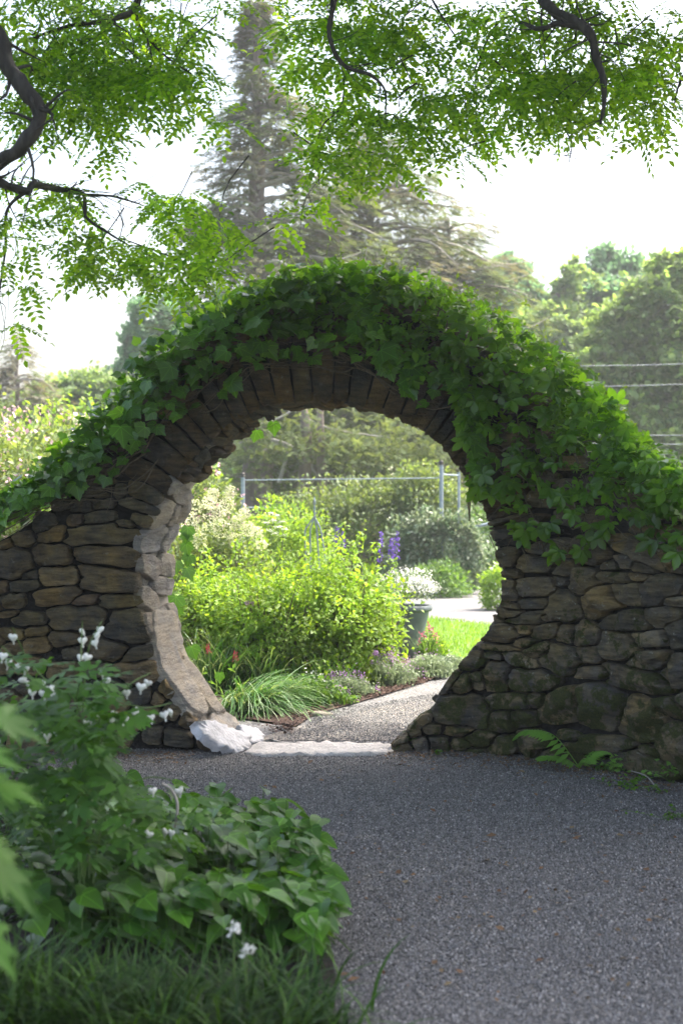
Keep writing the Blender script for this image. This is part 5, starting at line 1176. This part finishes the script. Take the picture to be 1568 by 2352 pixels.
def weed(label, c, r, h, n, seed, mat='creeper', size=.03):
    rgs = np.random.default_rng(seed); c = np.array(c); root = thing('weed', label, 'weed', None, loc=c); mb = MB(); P_ = []
    for i in range(n):
        e = np.array([rgs.normal(0, r*.5), rgs.normal(0, r*.4), rgs.uniform(.3, 1)*h]); P = spline([np.zeros(3), e*np.array([.4, .4, .7]), e], 6); mb.add(*tube(P, .0015, 3)); P_.append(P[rgs.integers(2, 6, 6)]+rgs.normal(0, .008, (6, 3)))
    mb.build('stem', M['stem'], root); p = np.concatenate(P_); V, F = scatter(T_simple(.38, .05, .1), p, frames(rdir(len(p), rgs)*np.array([1, 1, .4]), rdir(len(p), rgs)*.5+np.array([0, -.3, 1])), rgs.uniform(.7, 1.3, len(p))*size); obj('leaves', V, F, M[mat], root, kind='stuff')
weed('sprawling green weed just right of the fern', gnd(1400, 1775), .22, .10, 14, 221, 'fern')
weed('small weed in the gravel near the right edge', gnd(1440, 1812), .25, .06, 12, 222)
weed('tiny green weed at the right tip of the threshold', gnd(955, 1722), .06, .09, 6, 223, 'fern', .022)
weed('low weed between gate tip and fern', gnd(1010, 1735), .05, .04, 5, 224, 'creeper', .02)
weed('leafy weed by the lower right corner of the wall', gnd(1545, 1800), .15, .16, 12, 225, 'fern', .035)
weed('scattered seedlings on the gravel at right', gnd(1520, 1880), .22, .03, 8, 226, 'creeper', .022)
a_ = gnd(1445, 1782); b_ = gnd(1512, 1822); o = MB().add(*tube(spline([a_*0+np.array([0, 0, .03]), (b_-a_)*.5+np.array([.02, .02, .04]), b_-a_+np.array([0, 0, .008])], 10), np.linspace(.003, .005, 10), 6)).build('fallen_twig', M['dead'], smooth=True, label='pale fallen twig on the gravel below the right wall', cat='twig'); o.location = a_.tolist()
# moss cushion at wall foot
rgs = np.random.default_rng(231); c = gnd(1400, 1768); n = 2500; q = rgs.normal(0, .5, (n, 2)); b = np.stack([q[:, 0]*.06, q[:, 1]*.05, .03*np.exp(-(q**2).sum(1))], -1)
V, F = blades(b, rgs.uniform(0, 6.28, n), rgs.uniform(0, .6, n), np.full(n, .018), np.full(n, .004), 2, .4); o = obj('moss', V, F, M['grass'], kind='stuff', label='cushion of moss at the wall foot beside the fern'); o.location = c.tolist()
# brown litter on the gravel, thickest under the wall
n = 2600; t_ = rgs.uniform(-2, 2.2, n); y = Fy(t_)-.05-np.abs(rgs.normal(0, .22, n)); k_ = (t_ > .25) | (t_ < -.9); p = np.stack([t_[k_], y[k_], rgs.uniform(.006, .014, k_.sum())], -1)
p2 = np.stack([rgs.uniform(-.4, 1.9, 500), rgs.uniform(4.3, 8.4, 500), np.full(500, .014)], -1); p = np.concatenate([p, p2]); n = len(p); lsz = rgs.uniform(.008, .028, n); lsz[-70:] = rgs.uniform(.03, .05, 70)
V, F = scatter(TQ, p, frames(rdir(n, rgs)*np.array([1, 1, .25]), rdir(n, rgs)*.4+np.array([0, 0, 1])), lsz); obj('leaf_litter', V, F, M['litter'], kind='stuff', label='brown leaf litter strewn along the foot of the wall')

# heart-leaved ground cover in the bed at left
rgs = np.random.default_rng(241)
def cover_patch(label, spots, n, size, seed, zh):
    rgs = np.random.default_rng(seed); c0 = np.mean([gnd(x, y) for x, y, *_ in spots], 0); root = thing('ground_cover_plant', label, 'plant', 'heart-leaved plants in the near bed', loc=c0)
    lm = [make_mesh('leaf', TH[0]*np.array([q, 1, 1.]), TH[1], M['hosta_veined'], smooth=True) for q in (1., 1.2)]; mb = MB()
    for i in range(n):
        x, y, rx, ry = spots[i % len(spots)]; b = gnd(x+rgs.uniform(-1, 1)*rx, y+rgs.uniform(-1, 1)*ry); h = zh*rgs.uniform(.45, 1.1)
        az = rgs.normal(-.6, 1.0); f = np.array([[math.cos(az), math.sin(az)-.2, -rgs.uniform(.0, .45)]]); nr = np.array([[rgs.normal(0, .35), -.15+rgs.normal(0, .35), 1.]])
        top = b+np.array([0, 0, h]); link('leaf', lm[i % 2], root, loc=top-c0, rot=mat_to_euler(frames(f, nr)[0]), scale=float(size*rgs.uniform(.7, 1.2)))
        mb.add(*tube(spline([b+rgs.normal(0, .03, 3)*np.array([1, 1, 0])-c0, b-c0+np.array([0, 0, h*.5]), top-c0], 5), .0022, 3))
    mb.build('stem', M['stem'], root)
cover_patch('heart-leaved ground cover along the gravel edge', [(600, 2020, 100, 45), (520, 1990, 120, 35), (680, 2090, 60, 60), (560, 2080, 120, 40)], 298, .088, 242, .27)
cover_patch('heart-leaved ground cover deeper in the bed below the white flowers', [(380, 2030, 140, 60), (300, 2060, 150, 50), (430, 2090, 120, 40), (180, 2050, 120, 60)], 298, .092, 243, .30)
cover_patch('heart-leaved ground cover in front, just above the grass tufts', [(480, 2190, 120, 40), (340, 2180, 120, 50), (600, 2200, 90, 40), (180, 2180, 120, 50)], 298, .095, 246, .24)
cover_patch('heart-leaved ground cover running back toward the wall', [(330, 1950, 110, 40), (440, 1970, 90, 30), (200, 1900, 120, 50), (80, 1900, 90, 60)], 200, .10, 244, .22)
cover_patch('heart-leaved ground cover at the lower edge above the grass', [(705, 2200, 35, 60), (630, 2180, 80, 40), (720, 2170, 30, 50)], 190, .085, 245, .22)
# grassy tufts in front
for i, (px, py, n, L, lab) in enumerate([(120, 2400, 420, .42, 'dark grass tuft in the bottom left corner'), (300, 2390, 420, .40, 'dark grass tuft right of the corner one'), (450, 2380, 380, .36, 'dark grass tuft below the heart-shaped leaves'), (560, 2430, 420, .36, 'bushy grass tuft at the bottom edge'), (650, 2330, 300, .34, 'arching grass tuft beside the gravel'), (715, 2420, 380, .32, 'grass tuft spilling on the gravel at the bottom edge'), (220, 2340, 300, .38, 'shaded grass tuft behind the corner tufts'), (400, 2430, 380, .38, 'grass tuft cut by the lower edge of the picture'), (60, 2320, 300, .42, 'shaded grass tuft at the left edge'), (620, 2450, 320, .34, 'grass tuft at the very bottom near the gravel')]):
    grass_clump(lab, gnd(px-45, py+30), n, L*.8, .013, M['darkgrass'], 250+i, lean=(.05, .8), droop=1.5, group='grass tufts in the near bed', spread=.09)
# low dense fill in the bed
n = 9000; px = U(-100, 700, n); py = U(1800, 2500, n); lim = np.interp(py, [1800, 1930, 2000, 2100, 2250, 2500], [240, 520, 650, 735, 765, 765]); k_ = (px < lim-30) & (py < 2140)
b = np.array([gnd(a1, a2) for a1, a2 in zip(px[k_], py[k_])]); n = len(b)
V, F = scatter(TS, b+np.stack([np.zeros(n), np.zeros(n), U(.02, .12, n)], -1), frames(rdir(n)*np.array([1, 1, .5]), rdir(n)*.5+np.array([0, 0, 1])), U(.03, .07, n)); obj('undergrowth', V, F, M['hosta'], kind='stuff', label='low dark undergrowth covering the near bed')

# white bleeding heart
def T_cut():      # deeply cut compound leaf of the bleeding heart
    V = []; F = []; k_ = 0; L = T_simple(.26, .04, .15)
    for (x, y, a_, s) in [(0, .35, 0, .62), (-.04, .32, -45, .48), (.04, .32, 45, .48), (0, .12, -70, .42), (0, .12, 70, .42), (-.3, .5, -20, .34), (.3, .5, 20, .34), (0, .55, -22, .42), (0, .55, 22, .42)]:
        a_ = math.radians(a_); c, s_ = math.cos(a_), math.sin(a_); Mx = np.array([[c, s_, 0], [-s_, c, 0], [0, 0, 1]])
        V.append((L[0]*s)@Mx.T+np.array([x, y, 0])); F.append(L[1]+k_); k_ += 5
    return np.concatenate(V), np.concatenate(F)
TCUT = T_cut()
def heart_mesh():
    V = []; F = []; prof = []
    nd = 14
    for j in range(nd):
        t_ = 2*math.pi*j/nd; x = .5*math.sin(t_)**3*1.; z = (.42*math.cos(t_)-.16*math.cos(2*t_)-.06*math.cos(3*t_)-.02*math.cos(4*t_)); prof.append((x*1.05, -z*-1.))
    prof = np.array(prof); rings = [(0., .0, -.2), (.75, 0, -.16), (1., 0, 0), (.75, 0, .16), (0., 0, .2)]
    for q, _, y in rings: V += [(x*q, y, z*q) for x, z in prof]
    for r in range(4):
        for j in range(nd): F.append((r*nd+j, r*nd+(j+1) % nd, (r+1)*nd+(j+1) % nd, (r+1)*nd+j))
    V = np.array(V); V[:, 2] -= .35
    k_ = len(V); V2 = np.array([(-.06, 0, -.72), (.06, 0, -.72), (.10, 0, -1.0), (0, .04, -1.12), (-.10, 0, -1.0), (0, -.06, -.9)]); F2 = np.array([(k_, k_+1, k_+5), (k_+1, k_+2, k_+5), (k_+2, k_+3, k_+5), (k_+3, k_+4, k_+5), (k_+4, k_, k_+5)])
    return make_mesh('flower', np.concatenate([V, V2]), [F2, np.array(F)], M['white'], smooth=True)
hm = heart_mesh(); lmc = make_mesh('leaf', TCUT[0], TCUT[1], M['dicentra'])
BHD = 4.9
bh = thing('bleeding_heart', 'tall white bleeding heart with dangling flowers at the left', 'flower', loc=(at(190, 1176, BHD)[0], BHD, 0)); bo = np.array(bh.location)
fl = [(30, 1462), (185, 1450), (190, 1470), (222, 1458), (232, 1445), (216, 1475), (188, 1510), (205, 1508), (10, 1505), (22, 1520), (38, 1530), (50, 1560), (58, 1535), (70, 1570), (95, 1568), (113, 1580), (100, 1590), (130, 1595), (75, 1590), (236, 1540), (245, 1562), (290, 1590), (325, 1575), (342, 1568), (238, 1645), (255, 1650), (270, 1655), (285, 1650), (308, 1635), (320, 1650), (345, 1648), (375, 1640), (390, 1635), (200, 1660), (215, 1680), (250, 1670), (90, 1680), (110, 1690), (130, 1680), (265, 1640), (350, 1815), (410, 1815), (150, 1895), (158, 1890), (345, 1915), (380, 1910), (300, 1885), (420, 1920), (285, 1880), (230, 1640), (60, 1660), (0, 1700), (395, 1912), (265, 1880)]
rgs = np.random.default_rng(261)
for i, (x, y) in enumerate(fl):
    d = BHD+rgs.uniform(-.15, .15); c = at(x, y-6, d); link('flower', hm, bh, loc=c-bo, rot=(rgs.normal(0, .2), rgs.normal(0, .3), rgs.normal(0, .6)), scale=float(rgs.uniform(.030, .038)))
for i, ch_ in enumerate([[(30, 1455), (60, 1520), (100, 1570), (180, 1640), (190, 1850)], [(190, 1440), (188, 1480), (185, 1560), (170, 1700), (180, 1880)], [(235, 1440), (205, 1500), (195, 1580), (190, 1720), (200, 1900)], [(345, 1560), (300, 1585), (250, 1640), (215, 1740), (200, 1900)], [(395, 1628), (340, 1640), (270, 1640), (225, 1750), (205, 1900)], [(245, 1535), (240, 1600), (225, 1700), (205, 1880)], [(5, 1498), (60, 1555), (110, 1640), (150, 1760), (190, 1890)], [(130, 1590), (130, 1670), (150, 1780), (185, 1890)], [(410, 1810), (340, 1800), (260, 1840), (215, 1920)], [(425, 1910), (360, 1895), (280, 1875), (230, 1930)]]):
    P = np.array([at(x, y-14, BHD+rgs.uniform(-.05, .05)) for x, y in ch_]+[np.array([bo[0]+rgs.normal(0, .05), BHD, .0])]); C = spline(P, 30); MB().add(*tube(C, np.linspace(.0016, .0038, 30), 5)).build('stem', M['stem'], bh, smooth=True, origin=bo)
n = 285
for i in range(n):
    x = rgs.uniform(-60, 430); y = rgs.uniform(1500, 1960)
    if y < 1560+.25*abs(x-150) and rgs.uniform() < .6: y += 120
    if y < 1830 and x > 300-(.0 if y > 1640 else .4*(1640-y)): x = x*.62
    d = BHD+rgs.uniform(-.35, .45); c = at(x, y, d); az = rgs.uniform(0, 6.28)
    f = np.array([[math.cos(az), math.sin(az)*.7-.2, rgs.uniform(-.5, .3)]]); nr = np.array([[rgs.normal(0, .3), -.35+rgs.normal(0, .3), 1.]])
    link('leaf', lmc, bh, loc=c-bo, rot=mat_to_euler(frames(f, nr)[0]), scale=float(rgs.uniform(.09, .16)))
# bent pale stem
a_ = at(372, 1800, 5.2); MB().add(*tube(spline([a_-bo, at(395, 1815, 5.2)-bo, at(408, 1850, 5.2)-bo, at(402, 1900, 5.2)-bo], 12), .006, 6)).build('bent_stem', M['dead'], bh, smooth=True)
# white flowers low in the front grass
for i, (x, y, lab) in enumerate([(537, 2135, 'white flower low over the front grass'), (566, 2185, 'creamy flower below the other one in the front grass')]):
    d = 3.9; c = at(x, y, d); foot = np.array([c[0], d+.05, 0]); root = thing('white_flower', lab, 'flower', None, loc=foot); MB().add(*tube(spline([foot, c], 5), .002, 4)).build('stem', M['stem'], root, origin=foot)
    n = 26; V, F = scatter(T_simple(.3), rgs.normal(0, .008, (n, 3)), frames(rdir(n, rgs)+np.array([0, 0, .2]), rdir(n, rgs)), rgs.uniform(.012, .022, n)); o = obj('flower_head', V, F, M['white'], root); o.location = (c-foot).tolist()
# big near leaves, out of focus
nb = thing('large_leaf_plant', 'large bright lobed leaves close to the camera at the left edge', 'plant', loc=(-.95, 2.7, 0)); no = np.array(nb.location)
bm = make_mesh('leaf', TST[0]*np.array([.62, 1.15, 1]), TST[1], M['biglef'], smooth=True)
for i, (x, y, d, s, az) in enumerate([(50, 1640, 2.7, .22, -.1), (20, 1790, 2.5, .24, .05), (40, 1960, 2.6, .24, -.55), (90, 2010, 2.7, .2, -.7), (30, 2130, 2.3, .18, -.7), (-20, 1720, 2.5, .22, .1), (10, 2290, 2.3, .14, -.6), (-10, 1900, 2.4, .2, -.2)]):
    c = at(x-70, y, d); f = np.array([[math.cos(az), -.3, math.sin(az)-.25]]); nr = np.array([[rgs.normal(0, .3), -.45, 1.]])
    link('leaf', bm, nb, loc=c-no, rot=mat_to_euler(frames(f, nr)[0]), scale=s*.42)
    MB().add(*tube(spline([c-no, (c-no)*.6+np.array([-.05, 0, 0]), np.array([rgs.normal(0, .05), rgs.normal(0, .05), 0])], 8), .004, 5)).build('stem', M['stem'], nb)
o = None

# ------------------------------------------------------------------ air
hz = bpy.data.materials.new('haze'); hz.use_nodes = True; nt = hz.node_tree; nt.nodes.clear()
pv = nt.nodes.new('ShaderNodeVolumePrincipled'); pv.inputs['Density'].default_value = .0014; pv.inputs['Color'].default_value = (.93, .96, 1, 1); pv.inputs['Anisotropy'].default_value = .3
ou = nt.nodes.new('ShaderNodeOutputMaterial'); nt.links.new(pv.outputs[0], ou.inputs['Volume'])
x0, x1, y0, y1, z0, z1 = -302, 302, -42, 502, -1.1, 16.5
V = np.array([(x, y, z) for z in (z0, z1) for y in (y0, y1) for x in (x0, x1)], float)
F = np.array([(0, 2, 3, 1), (4, 5, 7, 6), (0, 1, 5, 4), (2, 6, 7, 3), (0, 4, 6, 2), (1, 3, 7, 5)])
obj('haze', V, F, hz, kind='stuff', label='thin summer haze over the garden')

for q in S.objects:
    if q.name.startswith('flower_head'): q['kind'] = 'stuff'
